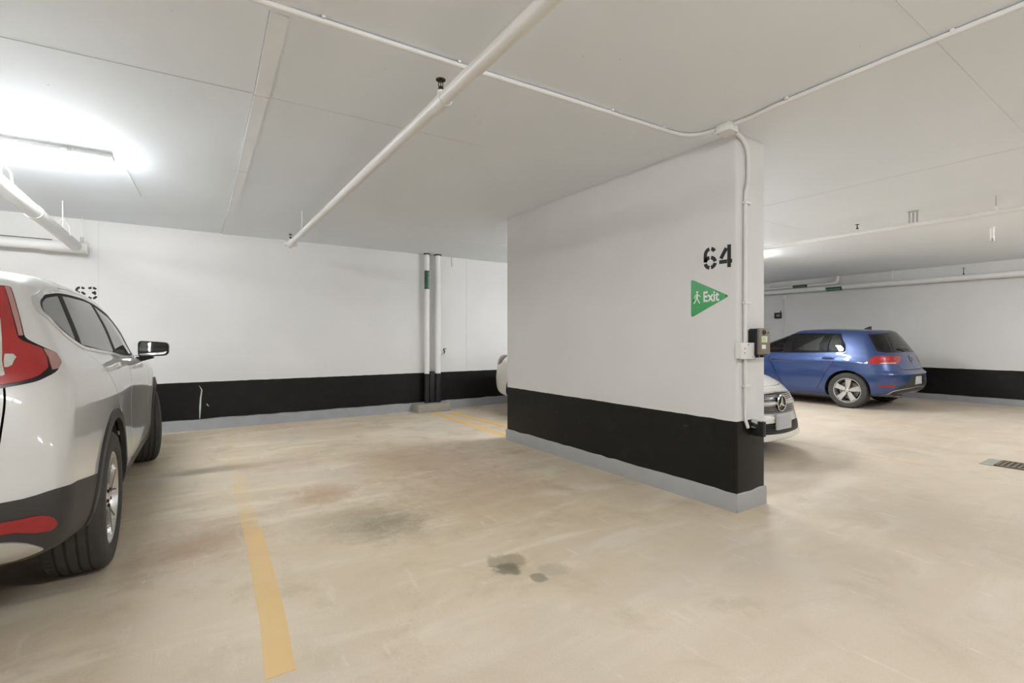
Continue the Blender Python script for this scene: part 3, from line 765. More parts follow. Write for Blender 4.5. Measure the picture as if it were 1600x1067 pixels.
# floor drain grate
gr = empty('floor_drain', (6.70, 1.10, 0.0)); tag(gr, 'rusty rectangular floor drain grate near right edge of the lane', 'drain')
box('drain_pit', -0.17, 0.17, -0.50, 0.22, -0.05, 0.002, M['hole'], gr)
bm = bmesh.new()
for x in (-0.165, 0.135): bm_box(bm, x, x + 0.03, -0.50, 0.22, 0.0, 0.010)
for y in (-0.50, -0.15, 0.195): bm_box(bm, -0.165, 0.165, y, y + 0.025, 0.0, 0.0102)
from_bm('grate_frame', bm, M['drain'], gr)
for k in range(17):
    y = -0.462 + k * 0.039
    if abs(y + 0.14) < 0.02: continue
    box('grate_bar', -0.14, 0.14, y, y + 0.024, 0.0, 0.008, M['drain'], gr)
box('patch_plate', -0.19, 0.18, 0.225, 0.32, 0.0, 0.004, M['block'], gr)
# ================================================================== CAR BODY TOOLKIT
def pchip_slopes(x, y):
    h = np.diff(x)[:, None]; dl = np.diff(y, axis=0) / h
    d = np.zeros_like(y)
    if len(x) == 2: d[:] = dl[0]; return d
    w1 = 2 * h[1:] + h[:-1]; w2 = h[1:] + 2 * h[:-1]
    ok = dl[:-1] * dl[1:] > 0
    with np.errstate(divide='ignore', invalid='ignore'):
        hm = (w1 + w2) / (w1 / dl[:-1] + w2 / dl[1:])
    d[1:-1] = np.where(ok, hm, 0)
    d[0] = dl[0]; d[-1] = dl[-1]
    return d

def pchip(x, y, q):
    x = np.asarray(x, float); y = np.asarray(y, float); q = np.asarray(q, float)
    y2 = y.reshape(len(x), -1)
    d = pchip_slopes(x, y2)
    q = np.clip(q, x[0], x[-1])
    i = np.clip(np.searchsorted(x, q, side='right') - 1, 0, len(x) - 2)
    h = (x[i + 1] - x[i])[:, None]; t = ((q - x[i]) / (x[i + 1] - x[i]))[:, None]
    r = y2[i] * (2 * t**3 - 3 * t**2 + 1) + h * d[i] * (t**3 - 2 * t**2 + t) + y2[i + 1] * (-2 * t**3 + 3 * t**2) + h * d[i + 1] * (t**3 - t**2)
    return r.reshape((len(q),) + y.shape[1:])

NA, NB, KV = 50, 140, 12
NU = 2 * NA + NB + 1

def row_curve(r):
    def F(kn, x):
        kn = sorted(kn) if isinstance(kn, list) else [(-9, kn), (9, kn)]
        return pchip([k[0] for k in kn], [k[1] for k in kn], np.atleast_1d(x))
    xs, xe = r['xf'] - r['cf'], r['xr'] + r['cr']
    wf, wr = F(r['W'], xs)[0], F(r['W'], xe)[0]
    ph = np.linspace(0, PI / 2, 400)
    def arcpts(w_, c_, n_, x0, sgn):
        x = x0 + sgn * c_ * np.cos(ph) ** (2 / n_); y = w_ * np.sin(ph) ** (2 / n_)
        s = np.concatenate([[0], np.cumsum(np.hypot(np.diff(x), np.diff(y)))])
        q = np.linspace(0, s[-1], NA + 1)
        return np.interp(q, s, x), np.interp(q, s, y)
    fx, fy = arcpts(wf, r['cf'], r.get('nf', 2.4), xs, 1)
    rx, ry = arcpts(wr, r['cr'], r.get('nr', 2.4), xe, -1)
    sx = np.linspace(xs, xe, NB + 1); sy = F(r['W'], sx)
    x = np.concatenate([fx, sx[1:-1], rx[::-1]]); y = np.concatenate([fy, sy[1:-1], ry[::-1]])
    return np.stack([x, y, F(r['Z'], x)], 1)

class Body:
    def __init__(s, rows):
        C = np.stack([row_curve(r) for r in rows], 0)            # J, NU, 3
        J = len(rows)
        vq = np.linspace(0, J - 1, (J - 1) * KV + 1)
        s.P = np.transpose(pchip(np.arange(J), C, vq), (1, 0, 2))  # NU, NV, 3
        s.NV = s.P.shape[1]
        s.P[0, :, 1] = 0; s.P[-1, :, 1] = 0; s.P[:, -1, 1] = 0
        du = np.gradient(s.P, axis=0); dv = np.gradient(s.P, axis=1)
        n = np.cross(dv, du)
        n /= np.maximum(np.linalg.norm(n, axis=2, keepdims=True), 1e-9)
        s.N = n
        if s.N[NU // 2, s.NV // 3, 1] < 0: s.N = -s.N
        for sl in (np.s_[0, :], np.s_[-1, :], np.s_[:, -1]):
            q = s.N[sl].copy(); q[:, 1] = 0; q /= np.maximum(np.linalg.norm(q, axis=1, keepdims=True), 1e-9); s.N[sl] = q
        # metric coordinates
        seg = np.linalg.norm(np.diff(s.P, axis=1), axis=2)[NA:NA + NB].mean(0)
        seg = np.maximum(seg, 0.005)
        s.T = np.concatenate([[0], np.cumsum(seg)])
        su = np.linalg.norm(np.diff(s.P, axis=0), axis=2)[:, :s.NV // 2].mean(1)
        s.S = np.concatenate([[0], np.cumsum(su)])
    def ev(s, u, v, A=None):
        A = s.P if A is None else A
        u = np.clip(np.asarray(u, float), 0, NU - 1); v = np.clip(np.asarray(v, float), 0, s.NV - 1)
        i = np.minimum(u.astype(int), NU - 2); j = np.minimum(v.astype(int), s.NV - 2)
        a = (u - i)[:, None]; b = (v - j)[:, None]
        return A[i, j] * (1 - a) * (1 - b) + A[i + 1, j] * a * (1 - b) + A[i, j + 1] * (1 - a) * b + A[i + 1, j + 1] * a * b
    def st(s, u, v): return np.interp(u, np.arange(NU), s.S), np.interp(v, np.arange(s.NV), s.T)
    def uv(s, S, T): return np.interp(S, s.S, np.arange(NU)), np.interp(T, s.T, np.arange(s.NV))
    def inv(s, view, a, b):
        """a point given in side ('s': x,z), rear ('r': y,z), front ('f': y,z), top ('t': x,y) view -> metric (S,T)"""
        if view == 'p': return s.st(np.array([a]), np.array([b]))[0][0], s.st(np.array([a]), np.array([b]))[1][0]
        if view == 'a':      # distance round the tail from its centre line, and height
            u = float(np.interp(s.S[-1] - a, s.S, np.arange(NU)))
            i = min(int(u), NU - 2); z = s.P[i, :, 2] * (1 - u + i) + s.P[i + 1, :, 2] * (u - i)
            v = float(np.interp(b, np.maximum.accumulate(z + np.arange(s.NV) * 1e-7), np.arange(s.NV)))
            return s.S[-1] - a, float(np.interp(v, np.arange(s.NV), s.T))
        ax = {'s': (0, 2), 'r': (1, 2), 'f': (1, 2), 't': (0, 1)}[view]
        Q = s.P[:, :, ax]
        pen = np.zeros((NU, s.NV))
        U = np.arange(NU)[:, None] + 0 * pen
        if view == 's': pen += np.where((U < NA * 0.35) | (U > NU - 1 - NA * 0.35), 9, 0)
        if view == 'r': pen += np.where(U < NA + NB * 0.75, 9, 0)
        if view == 'f': pen += np.where(U > NA + NB * 0.25, 9, 0)
        if view == 't': pen += np.where(s.N[:, :, 2] < 0.3, 9, 0)
        if view in 'rf': pen += 0.02 * np.abs(s.N[:, :, 1]) + 0.15 * np.maximum(s.N[:, :, 2] - 0.75, 0)
        D = (Q[..., 0] - a) ** 2 + (Q[..., 1] - b) ** 2 + pen * 0.01
        k = np.unravel_index(np.argmin(D), D.shape)
        u, v = float(k[0]), float(k[1])
        for _ in range(4):
            p = s.ev([u], [v])[0][list(ax)]
            e = 0.5
            pu = (s.ev([min(u + e, NU - 1)], [v])[0] - s.ev([max(u - e, 0)], [v])[0])[list(ax)]
            pv = (s.ev([u], [min(v + e, s.NV - 1)])[0] - s.ev([u], [max(v - e, 0)])[0])[list(ax)]
            Jm = np.array([pu, pv]).T
            det = np.linalg.det(Jm)
            if abs(det) < 1e-9: break
            st_ = np.linalg.solve(Jm, np.array([a, b]) - p)
            st_ = np.clip(st_, -1.5, 1.5)
            u = float(np.clip(u + st_[0], 0, NU - 1)); v = float(np.clip(v + st_[1], 0, s.NV - 1))
        S, T = s.st(np.array([u]), np.array([v]))
        return float(S[0]), float(T[0])
    def path(s, pts, view='s', r=0.0, closed=True, step=0.02):
        """pts: (a,b) in the default view or ('r',a,b); returns dense metric polyline"""
        q = []
        for p in pts:
            if isinstance(p[0], str): q.append(s.inv(*p[:3]) + ((p[3],) if len(p) > 3 else ()))
            else: q.append(s.inv(view, p[0], p[1]) + ((p[2],) if len(p) > 2 else ()))
        if closed: q = round_poly(q, r, 5)
        else: q = [a[:2] for a in q]
        out = []
        n = len(q)
        for i in range(n if closed else n - 1):
            a, b = np.array(q[i][:2]), np.array(q[(i + 1) % n][:2])
            m = max(1, int(np.linalg.norm(b - a) / step))
            for k in range(m): out.append(a + (b - a) * k / m)
        if not closed: out.append(np.array(q[-1][:2]))
        return np.array(out)
    def circle(s, cx, cz, r, n=56, zmin=None):
        pts = []
        for k in range(n):
            a = 2 * PI * k / n
            x, z = cx + r * math.cos(a), cz + r * math.sin(a)
            pts.append((x, z))
        lo = s.P[NU // 2, 0, 2]
        q = []
        for x, z in pts:
            if z > lo - 0.12: q.append(s.inv('s', x, max(z, lo)) if z > lo else (s.inv('s', x, lo + 0.001)[0], -0.05))
        return np.array(q)

def poly_off(poly, d):
    n = len(poly)
    area = 0.5 * np.sum(poly[:, 0] * np.roll(poly[:, 1], -1) - np.roll(poly[:, 0], -1) * poly[:, 1])
    t = np.roll(poly, -1, 0) - np.roll(poly, 1, 0)
    t /= np.maximum(np.linalg.norm(t, axis=1, keepdims=True), 1e-9)
    nn = np.stack([t[:, 1], -t[:, 0]], 1) * (1 if area > 0 else -1)
    return poly + nn * d

def strip_poly(line, w_):
    t = np.gradient(line, axis=0); t /= np.maximum(np.linalg.norm(t, axis=1, keepdims=True), 1e-9)
    nn = np.stack([-t[:, 1], t[:, 0]], 1) * w_ / 2
    return np.concatenate([line + nn, (line - nn)[::-1]])

def in_poly(pts, poly):
    x, y = pts[:, 0], pts[:, 1]
    inside = np.zeros(len(pts), bool)
    j = len(poly) - 1
    for i in range(len(poly)):
        xi, yi, xj, yj = poly[i, 0], poly[i, 1], poly[j, 0], poly[j, 1]
        if yi != yj:
            c = ((yi > y) != (yj > y)) & (x < (xj - xi) * (y - yi) / (yj - yi) + xi)
            inside ^= c
        j = i
    return inside

def panelize(body, regions, du=3, dv=3):
    """regions: list of (key, metric polygon). Later ones win. Returns {key: (S,T verts, tris)} for the half body"""
    V = []; E = []
    S0, S1, T0, T1 = body.S[0], body.S[-1], body.T[0], body.T[-1]
    for key, poly in regions:
        pl = np.clip(poly, [S0, T0], [S1, T1])
        keep = [0]
        for i in range(1, len(pl)):
            if np.linalg.norm(pl[i] - pl[keep[-1]]) > 8e-4: keep.append(i)
        if np.linalg.norm(pl[keep[-1]] - pl[keep[0]]) < 8e-4 and len(keep) > 3: keep.pop()
        pl = pl[keep]
        b0 = len(V)
        V.extend(pl.tolist()); n = len(pl)
        E.extend([(b0 + i, b0 + (i + 1) % n) for i in range(n)])
    B = np.array(V) if V else np.zeros((0, 2))
    us = list(range(0, NU, du)); us = us if us[-1] == NU - 1 else us + [NU - 1]
    vs = list(range(0, body.NV, dv)); vs = vs if vs[-1] == body.NV - 1 else vs + [body.NV - 1]
    G = np.array([(body.S[i], body.T[j]) for i in us for j in vs])
    onb = (G[:, 0] <= S0) | (G[:, 0] >= S1) | (G[:, 1] <= T0) | (G[:, 1] >= T1)
    if len(B):
        near = np.zeros(len(G), bool)
        for k in range(0, len(G), 500):
            d = ((G[k:k + 500, None, :] - B[None]) ** 2).sum(2).min(1)
            near[k:k + 500] = d < 0.006 ** 2
        G = G[~near | onb]
    V2 = [Vector((float(a), float(b))) for a, b in V] + [Vector((float(a), float(b))) for a, b in G]
    r = delaunay_2d_cdt(V2, E, [], 0, 1e-5)
    ov = np.array([(v.x, v.y) for v in r[0]]); tri = np.array([f for f in r[2] if len(f) == 3])
    a, b, c = ov[tri[:, 0]], ov[tri[:, 1]], ov[tri[:, 2]]
    ar = 0.5 * ((b[:, 0] - a[:, 0]) * (c[:, 1] - a[:, 1]) - (c[:, 0] - a[:, 0]) * (b[:, 1] - a[:, 1]))
    tri = tri[np.abs(ar) > 1e-8]
    cen = ov[tri].mean(1)
    lab = np.zeros(len(tri), int)
    keys = ['body']
    for key, poly in regions:
        if key not in keys: keys.append(key)
        lab[in_poly(cen, poly)] = keys.index(key)
    return ov, tri, lab, keys

def region_mesh(body, ov, tri, off, rim, side, name, mat, parent):
    """side: +1 left, -1 right, 0 both halves in one mesh"""
    used = np.unique(tri); remap = -np.ones(len(ov), int); remap[used] = np.arange(len(used))
    t = remap[tri]; q = ov[used]
    u, v = body.uv(q[:, 0], q[:, 1])
    P = body.ev(u, v); N = body.ev(u, v, body.N)
    N /= np.maximum(np.linalg.norm(N, axis=1, keepdims=True), 1e-9)
    P = P + N * off
    # orient triangles outward
    fn = np.cross(P[t[:, 1]] - P[t[:, 0]], P[t[:, 2]] - P[t[:, 0]])
    flip = (fn * N[t[:, 0]]).sum(1) < 0
    t[flip] = t[flip][:, ::-1]
    # boundary edges
    ed = {}
    for f in t:
        for i in range(3):
            a, b = int(f[i]), int(f[(i + 1) % 3])
            ed[(a, b)] = ed.get((a, b), 0) + 1
    bnd = [(a, b) for (a, b) in ed if (b, a) not in ed]
    mid = [(a, b) for a, b in bnd if not (abs(P[a, 1]) < 2e-3 and abs(P[b, 1]) < 2e-3)]
    Vs = [P]; Ns = [N]; Fs = [t]
    if rim > 0 and mid:
        A = np.array([m[0] for m in mid]); Bq = np.array([m[1] for m in mid])
        e = P[Bq] - P[A]; nn = np.cross(e, N[A]); nn /= np.maximum(np.linalg.norm(nn, axis=1, keepdims=True), 1e-9)
        k = len(P); m = len(A)
        Vs += [P[A], P[Bq], P[Bq] - N[Bq] * rim, P[A] - N[A] * rim]; Ns += [nn, nn, nn, nn]
        i = np.arange(m)
        Fs += [np.stack([k + i, k + 3 * m + i, k + 2 * m + i], 1), np.stack([k + i, k + 2 * m + i, k + m + i], 1)]
    V = np.concatenate(Vs); Nn = np.concatenate(Ns); F = np.concatenate(Fs)
    if side == 0:
        Vm = V * [1, -1, 1]; Nm = Nn * [1, -1, 1]
        F = np.concatenate([F, F[:, ::-1] + len(V)]); V = np.concatenate([V, Vm]); Nn = np.concatenate([Nn, Nm])
    elif side < 0:
        V = V * [1, -1, 1]; Nn = Nn * [1, -1, 1]; F = F[:, ::-1]
    me = bpy.data.meshes.new(name)
    me.from_pydata(V.tolist(), [], F.tolist())
    for p in me.polygons: p.use_smooth = True
    me.normals_split_custom_set_from_vertices(Nn.tolist())
    return link(name, me, mat, parent)

# ------------------------------------------------------------------ car materials
def paint(name, col, metal=0.0, rough=0.35, flake=False):
    m = simple(name, col, rough, metal=metal, coat=1.0, coat_rough=0.03, var=0.02, vscale=3)
    return m
M.update(
    white_paint=paint('white_car_paint', (0.66, 0.655, 0.635)),
    blue_paint=paint('blue_metallic_paint', (0.022, 0.054, 0.175), 0.35, 0.34),
    cladding=simple('dark_grey_cladding', (0.035, 0.034, 0.032), 0.55, bump=0.2, bscale=400, var=0.12, vscale=8),
    trim_black=simple('gloss_black_trim', (0.006, 0.006, 0.006), 0.25, var=0.1),
    trim_matte=simple('matte_black_trim', (0.005, 0.005, 0.005), 0.6, var=0.1, spec=0.15),
    rubber=simple('tyre_rubber', (0.050, 0.048, 0.043), 0.75, bump=0.3, bscale=120, var=0.25, vscale=18),
    alloy=simple('silver_alloy', (0.60, 0.60, 0.59), 0.32, metal=0.75, var=0.05, vscale=10),
    alloy_dark=simple('dark_alloy', (0.10, 0.10, 0.10), 0.45, metal=0.6, var=0.1, vscale=10),
    alloy_cut=simple('machined_alloy', (0.72, 0.71, 0.69), 0.25, metal=0.85, var=0.04, vscale=10),
    disc=simple('brake_disc', (0.25, 0.24, 0.23), 0.4, metal=0.9, var=0.2, vscale=15),
    red_lens=simple('red_lamp_lens', (0.34, 0.005, 0.007), 0.12, coat=1.0, coat_rough=0.02, var=0.35, vscale=9),
    red_dark=simple('dark_red_lens', (0.10, 0.003, 0.004), 0.12, coat=1.0, coat_rough=0.02, var=0.2, vscale=9),
    red_pale=simple('pale_smoked_lens', (0.42, 0.22, 0.20), 0.12, coat=1.0, coat_rough=0.02, var=0.15, vscale=9),
    clear_lens=simple('clear_lamp_lens', (0.62, 0.60, 0.55), 0.10, metal=0.3, coat=1.0, coat_rough=0.02, var=0.2, vscale=40),
    red_reflect=simple('red_reflector', (0.30, 0.008, 0.012), 0.35, coat=0.3, var=0.2, vscale=60),
    skid=simple('silver_skid_plate', (0.52, 0.51, 0.48), 0.4, metal=0.4, var=0.06),
    glass_dark=mat_glass('privacy_glass', (0.10, 0.095, 0.095)),
    glass_clear=mat_glass('clear_car_glass', (0.62, 0.70, 0.64)),
    glass_mid=mat_glass('tinted_car_glass', (0.30, 0.31, 0.29)),
    mirror=simple('mirror_glass', (0.55, 0.56, 0.56), 0.03, metal=1.0, var=0.02),
    cabin=simple('cabin_trim', (0.03, 0.03, 0.032), 0.8, var=0.15, vscale=10),
    seat_dark=simple('dark_seat_cloth', (0.045, 0.045, 0.047), 0.85, var=0.15, vscale=40),
    seat_light=simple('beige_seat_cloth', (0.30, 0.29, 0.26), 0.85, var=0.1, vscale=40),
    plate=simple('number_plate', (0.55, 0.56, 0.57), 0.45, var=0.06, vscale=30),
)

# ------------------------------------------------------------------ wheels
def spoke_shape(kind):
    if kind == 'five': return [[(0.16, -0.13), (0.34, -0.155), (0.70, -0.19), (0.93, -0.235), (0.93, 0.235), (0.70, 0.19), (0.34, 0.155), (0.16, 0.13)]]
    if kind == 'twin': return [[(0.14, -0.10), (0.36, -0.09), (0.60, -0.20), (0.94, -0.33), (0.95, -0.215), (0.66, -0.07), (0.50, 0.0), (0.66, 0.07), (0.95, 0.215), (0.94, 0.33), (0.60, 0.20), (0.36, 0.09), (0.14, 0.10)]]
    return [[(0.14, -0.07), (0.45, -0.07), (0.94, -0.12), (0.94, 0.02), (0.5, 0.07), (0.14, 0.07)]]

def wheel(parent, x, y, R_, w_, rr, kind, mats, steer=0.0, side=1, fine=False):
    """wheel part: rim barrel mesh with tyre, spokes, hub cap and brake disc as sub-parts. Outer face towards +y (side=1)"""
    n = 72 if fine else 48
    h = w_ / 2
    barrel = [(rr * 0.90, -h * 0.9), (rr * 1.03, -h * 0.92), (rr * 1.03, -h * 0.86), (rr * 0.93, -h * 0.75), (rr * 0.90, 0.0), (rr * 0.93, h * 0.55), (rr * 0.985, h * 0.80), (rr * 1.035, h * 0.93), (rr * 1.03, h * 0.97),
              (rr * 0.985, h * 0.97), (rr * 0.955, h * 0.86), (rr * 0.91, h * 0.52), (rr * 0.87, 0.0), (rr * 0.88, -h * 0.9)]
    wo = lathe('wheel', barrel, mats[0], parent, 'y', n, (x, y, R_), (0, 0, steer if side > 0 else PI + steer), smooth=35)
    ty = []
    hw = h * 1.04
    ty += [(rr * 1.0, -hw * 0.88), (rr * 1.06, -hw * 0.98), (R_ * 0.86, -hw * 1.03), (R_ * 0.93, -hw * 0.99), (R_ * 0.972, -hw * 0.90), (R_ * 0.988, -hw * 0.80)]
    g = 0.008; gw = 0.0065
    for c_ in (-0.52, -0.18, 0.18, 0.52):
        cc_ = c_ * hw
        ty += [(R_, cc_ - gw), (R_ - g, cc_ - gw * 0.7), (R_ - g, cc_ + gw * 0.7), (R_, cc_ + gw)]
    ty += [(R_ * 0.988, hw * 0.80), (R_ * 0.972, hw * 0.90), (R_ * 0.93, hw * 0.99), (R_ * 0.925, hw * 1.0), (R_ * 0.86, hw * 1.03), (rr * 1.16, hw * 1.025), (rr * 1.14, hw * 1.015), (rr * 1.06, hw * 0.98), (rr * 1.0, hw * 0.88)]
    lathe('tyre', ty, M['rubber'], wo, 'y', n, smooth=28)
    if fine:      # shoulder sipes as short raised lugs round the tread edge
        bm = bmesh.new()
        for k in range(64):
            a = 2 * PI * k / 64
            for sgn in (-1, 1):
                c, s_ = math.cos(a), math.sin(a)
                for (y0, y1) in ((0.56, 0.80),):
                    p = []
                    for (da, yy) in ((0.0, y0), (0.055, y0), (0.075, y1), (0.02, y1)):
                        rad = (R_ + 0.0015) if yy < 0.7 else R_ * 0.988 + 0.003
                        p.append(bm.verts.new((rad * math.cos(a + da), sgn * yy * hw, rad * math.sin(a + da))))
                    bm.faces.new(p)
        from_bm('tread_lugs', bm, M['rubber'], wo)['kind'] = 'stuff'
    for k in range(5):
        ang = PI / 2 + 2 * PI * k / 5 + 0.1
        for shp in spoke_shape(kind):
            shp = round_poly([(a * rr, b * rr) for a, b in shp], 0.008 * rr / 0.2, 3)
            c, s_ = math.cos(ang), math.sin(ang)
            bm = bmesh.new()
            A, Bv = [], []
            for a, b in shp:
                px_, pz = a * c - b * s_, a * s_ + b * c
                dish = h * (0.80 + 0.13 * min(1, a / rr))
                A.append(bm.verts.new((px_, dish, pz))); Bv.append(bm.verts.new((px_ * 0.99, dish - 0.035, pz * 0.99)))
            nn = len(shp)
            cenv = bm.verts.new((0.5 * rr * c, h * (0.80 + 0.13 * 0.5) + 0.004, 0.5 * rr * s_))
            if kind == 'five':
                for i in range(nn): bm.faces.new((A[i], A[(i + 1) % nn], cenv))
            else:
                bm.verts.remove(cenv); bm.faces.new(A)
            for i in range(nn): bm.faces.new((A[i], Bv[i], Bv[(i + 1) % nn], A[(i + 1) % nn]))
            from_bm('spoke', bm, mats[1], wo)
            if kind == 'twin':      # dark pocket between the two arms' bright machined edges
                bm = bmesh.new()
                pk = round_poly([(a * rr, b * rr) for a, b in [(0.30, -0.05), (0.46, -0.075), (0.88, -0.265), (0.885, -0.235), (0.60, -0.085), (0.44, 0), (0.60, 0.085), (0.885, 0.235), (0.88, 0.265), (0.46, 0.075), (0.30, 0.05)]], 0.004, 2)
                vv = []
                for a, b in pk:
                    px_, pz = a * c - b * s_, a * s_ + b * c
                    vv.append(bm.verts.new((px_, h * (0.80 + 0.13 * min(1, a / rr)) + 0.0012, pz)))
                bm.faces.new(vv)
                from_bm('spoke_inlay', bm, mats[2], wo)
    lathe('hub_cap', [(0, h * 0.90), (rr * 0.12, h * 0.90), (rr * 0.15, h * 0.86), (rr * 0.22, h * 0.84), (rr * 0.24, h * 0.50), (0, h * 0.50)], mats[1], wo, 'y', 24)
    for k in range(5):
        a = PI / 2 + 2 * PI * (k + 0.5) / 5 + 0.1
        lathe('wheel_nut', [(0, 0.012), (0.009, 0.010), (0.010, 0), (0, 0)], M['trim_black'], wo, 'y', 6, (math.cos(a) * rr * 0.19, h * 0.83, math.sin(a) * rr * 0.19))
    lathe('brake_disc', [(rr * 0.25, h * 0.05), (rr * 0.74, h * 0.05), (rr * 0.74, -0.02), (rr * 0.25, -0.02)], M['disc'], wo, 'y', 36)
    lathe('wheel_back', [(0, -h * 0.6), (rr * 0.9, -h * 0.6)], M['trim_black'], wo, 'y', 24)
    return wo

def seat(parent, x, y, w_, mat, head, zb=0.30, bench=False):
    bm = bmesh.new()
    prof = [(-0.02, zb), (0.46, zb + 0.02), (0.50, zb + 0.10), (0.45, zb + 0.16), (0.06, zb + 0.13), (0.0, zb + 0.22), (-0.14, zb + 0.66), (-0.20, zb + 0.68), (-0.25, zb + 0.64), (-0.16, zb + 0.10)]
    bm_prism(bm, round_poly(prof, 0.04, 4), (x, y - w_ / 2, 0), (1, 0, 0), (0, 0, 1), (0, 1, 0), 0, w_)
    s_ = from_bm('seat', bm, mat, parent, smooth=40)
    n = 3 if bench else 1
    for k in range(n):
        yy = y if not bench else y + (k - 1) * w_ * 0.33
        bm = bmesh.new(); bm_box(bm, x - 0.29, x - 0.19, yy - 0.13, yy + 0.13, zb + 0.71, zb + 0.88, 0.035, 3)
        from_bm('headrest', bm, head, s_, smooth=50)
    return s_

def fill_cabin(car, xw, xfront, width, zb, zdash, seats, head, xs_front, xs_rear):
    box('cabin_floor', -0.42, xfront, -width, width, zb - 0.06, zb - 0.02, M['cabin'], car)
    bm = bmesh.new(); bm_prism(bm, round_poly([(xw - 0.55, zb), (xw - 0.55, zdash - 0.12), (xw - 0.45, zdash), (xw - 0.02, zdash - 0.01), (xw + 0.1, zb)], 0.05, 4), (0, -width * 0.98, 0), (1, 0, 0), (0, 0, 1), (0, 1, 0), 0, width * 1.96)
    from_bm('dashboard', bm, M['cabin'], car, smooth=40)
    bm = bmesh.new()
    cw = Vector((xw - 0.72, 0.36, zdash - 0.06)); t = R(25)
    pts = [cw + Vector((math.sin(t) * 0.18 * math.sin(a), 0.18 * math.cos(a), math.cos(t) * 0.18 * math.sin(a))) for a in [2 * PI * k / 24 for k in range(25)]]
    bm_tube(bm, pts, 0.014, 8, False)
    bm_tube(bm, [cw + Vector((0.02, 0, 0)), cw + Vector((0.25, 0, -0.08))], 0.035, 8)
    bm_tube(bm, [cw + Vector((0, -0.17, 0)), cw + Vector((0, 0.17, 0))], 0.016, 6)
    from_bm('steering_wheel', bm, M['cabin'], car, smooth=50)
    for yy in (0.37, -0.37): seat(car, xs_front, yy, 0.50, seats, head, zb)
    seat(car, xs_rear, 0, 1.25, seats, head, zb, True)

def car_common(car, body, tyreR, axles, ytyre, zbot, mats, kind, rr, wt, steer, arch_r, xr, xf, halfw, fine=False):
    for ax, st_ in ((0.0, 0.0), (axles, steer)):
        for sd in (1, -1):
            wheel(car, ax, sd * (ytyre - wt / 2), tyreR, wt, rr, kind, mats, st_, sd, fine)
            bm = bmesh.new()
            y0, y1 = ytyre - 0.40, ytyre - 0.015
            bm_lathe(bm, [(0.01, y0), (arch_r * 0.99, y0), (arch_r * 0.995, y1)], 'y', 24, a0=R(3), a1=R(177))
            for v in bm.verts: v.co.y *= sd
            from_bm('wheel_arch_liner', bm, M['cladding'], car, (ax, 0, tyreR), smooth=40)
    # underbody with wheel cut-outs
    bm = bmesh.new()
    w_in = ytyre - 0.40
    def slab(x0, x1, w_, z0, z1): bm_box(bm, x0, x1, -w_, w_, z0, z1)
    a = arch_r * 0.96
    slab(xr + 0.30, -a, halfw * 0.72, zbot + 0.08, zbot + 0.13)
    slab(-a, a, w_in, zbot, zbot + 0.10)
    slab(a, axles - a, halfw * 0.9, zbot, zbot + 0.08)
    slab(axles - a, axles + a, w_in, zbot, zbot + 0.10)
    slab(axles + a, xf - 0.2, halfw * 0.84, zbot, zbot + 0.08)
    from_bm('underbody', bm, M['cladding'], car)
    for ax in (0, axles):
        tube('axle', [(ax, -ytyre + wt * 0.6, tyreR), (ax, ytyre - wt * 0.6, tyreR)], 0.03, M['cladding'], car, 8)

def build_parts(car, body, specs, paint_mat, du=3, dv=3, shell=True):
    """specs: list of dict(name, poly | polys, mat, off, rim, gap, side(0 joined /1 each), parent(name key))"""
    regions = []; order = []
    for i, sp_ in enumerate(specs):
        for poly in sp_['polys']:
            g = sp_.get('gap', 0.0)
            if g > 0:
                regions.append(('gap', poly_off(poly, g / 2)))
                regions.append((i, poly_off(poly, -g / 2)))
            else:
                regions.append((i if sp_['mat'] is not None else 'gap', poly))
    ov, tri, lab, keys = panelize(body, regions, du, dv)
    made = {}
    for ki, key in enumerate(keys):
        sel = tri[lab == ki]
        if len(sel) == 0 or key == 'gap': continue
        if key == 'body':
            made['body'] = [region_mesh(body, ov, sel, 0, 0.012, 0, 'body_shell', paint_mat, car)]
            if shell: region_mesh(body, ov, sel, -0.028, 0.0, 0, 'inner_trim', M['cabin'], car)
            continue
        sp_ = specs[key]
        par = car
        objs = []
        for sd in ((0,) if sp_.get('side', 1) == 0 else (1, -1)):
            p_ = car
            if sp_.get('parent') in made:
                L_ = made[sp_['parent']]; p_ = L_[0] if len(L_) == 1 else L_[0 if sd >= 0 else 1]
            o = region_mesh(body, ov, sel, sp_.get('off', 0), sp_.get('rim', 0.012), sd, sp_['name'], sp_['mat'], p_)
            if sp_.get('label'): o['label'] = sp_['label']
            objs.append(o)
        made[sp_.get('key', sp_['name'])] = objs
    return made

def handle(parent, body, x, z, L_, mat, sd, rise=0.028, off=0.034, shape='bar'):
    """pull handle standing off the door, following the side surface"""
    pts = []
    for k in range(9):
        t = k / 8; xx = x - L_ / 2 + L_ * t
        S, T = body.inv('s', xx, z + 0.004 * math.sin(PI * t))
        u, v = body.uv(np.array([S]), np.array([T])); p = body.ev(u, v)[0]; n = body.ev(u, v, body.N)[0]
        e = off * (math.sin(PI * t) ** 0.45)
        pts.append((Vector(p) + Vector(n) * e) * 1.0)
    bm = bmesh.new()
    rings = []
    for k, p in enumerate(pts):
        hh = (0.013 + 0.006 * math.sin(PI * k / 8))
        rings.append([bm.verts.new((p.x, sd * (p.y + dy), p.z + dz)) for dy, dz in ((0.006, hh), (0.012, 0), (0.006, -hh), (-0.010, -hh * 0.8), (-0.010, hh * 0.8))])
    for a, b in zip(rings, rings[1:]):
        for q in range(5): bm.faces.new((a[q], a[(q + 1) % 5], b[(q + 1) % 5], b[q]))
    bm.faces.new(rings[0]); bm.faces.new(rings[-1])
    return from_bm('door_handle', bm, mat, parent, smooth=50)

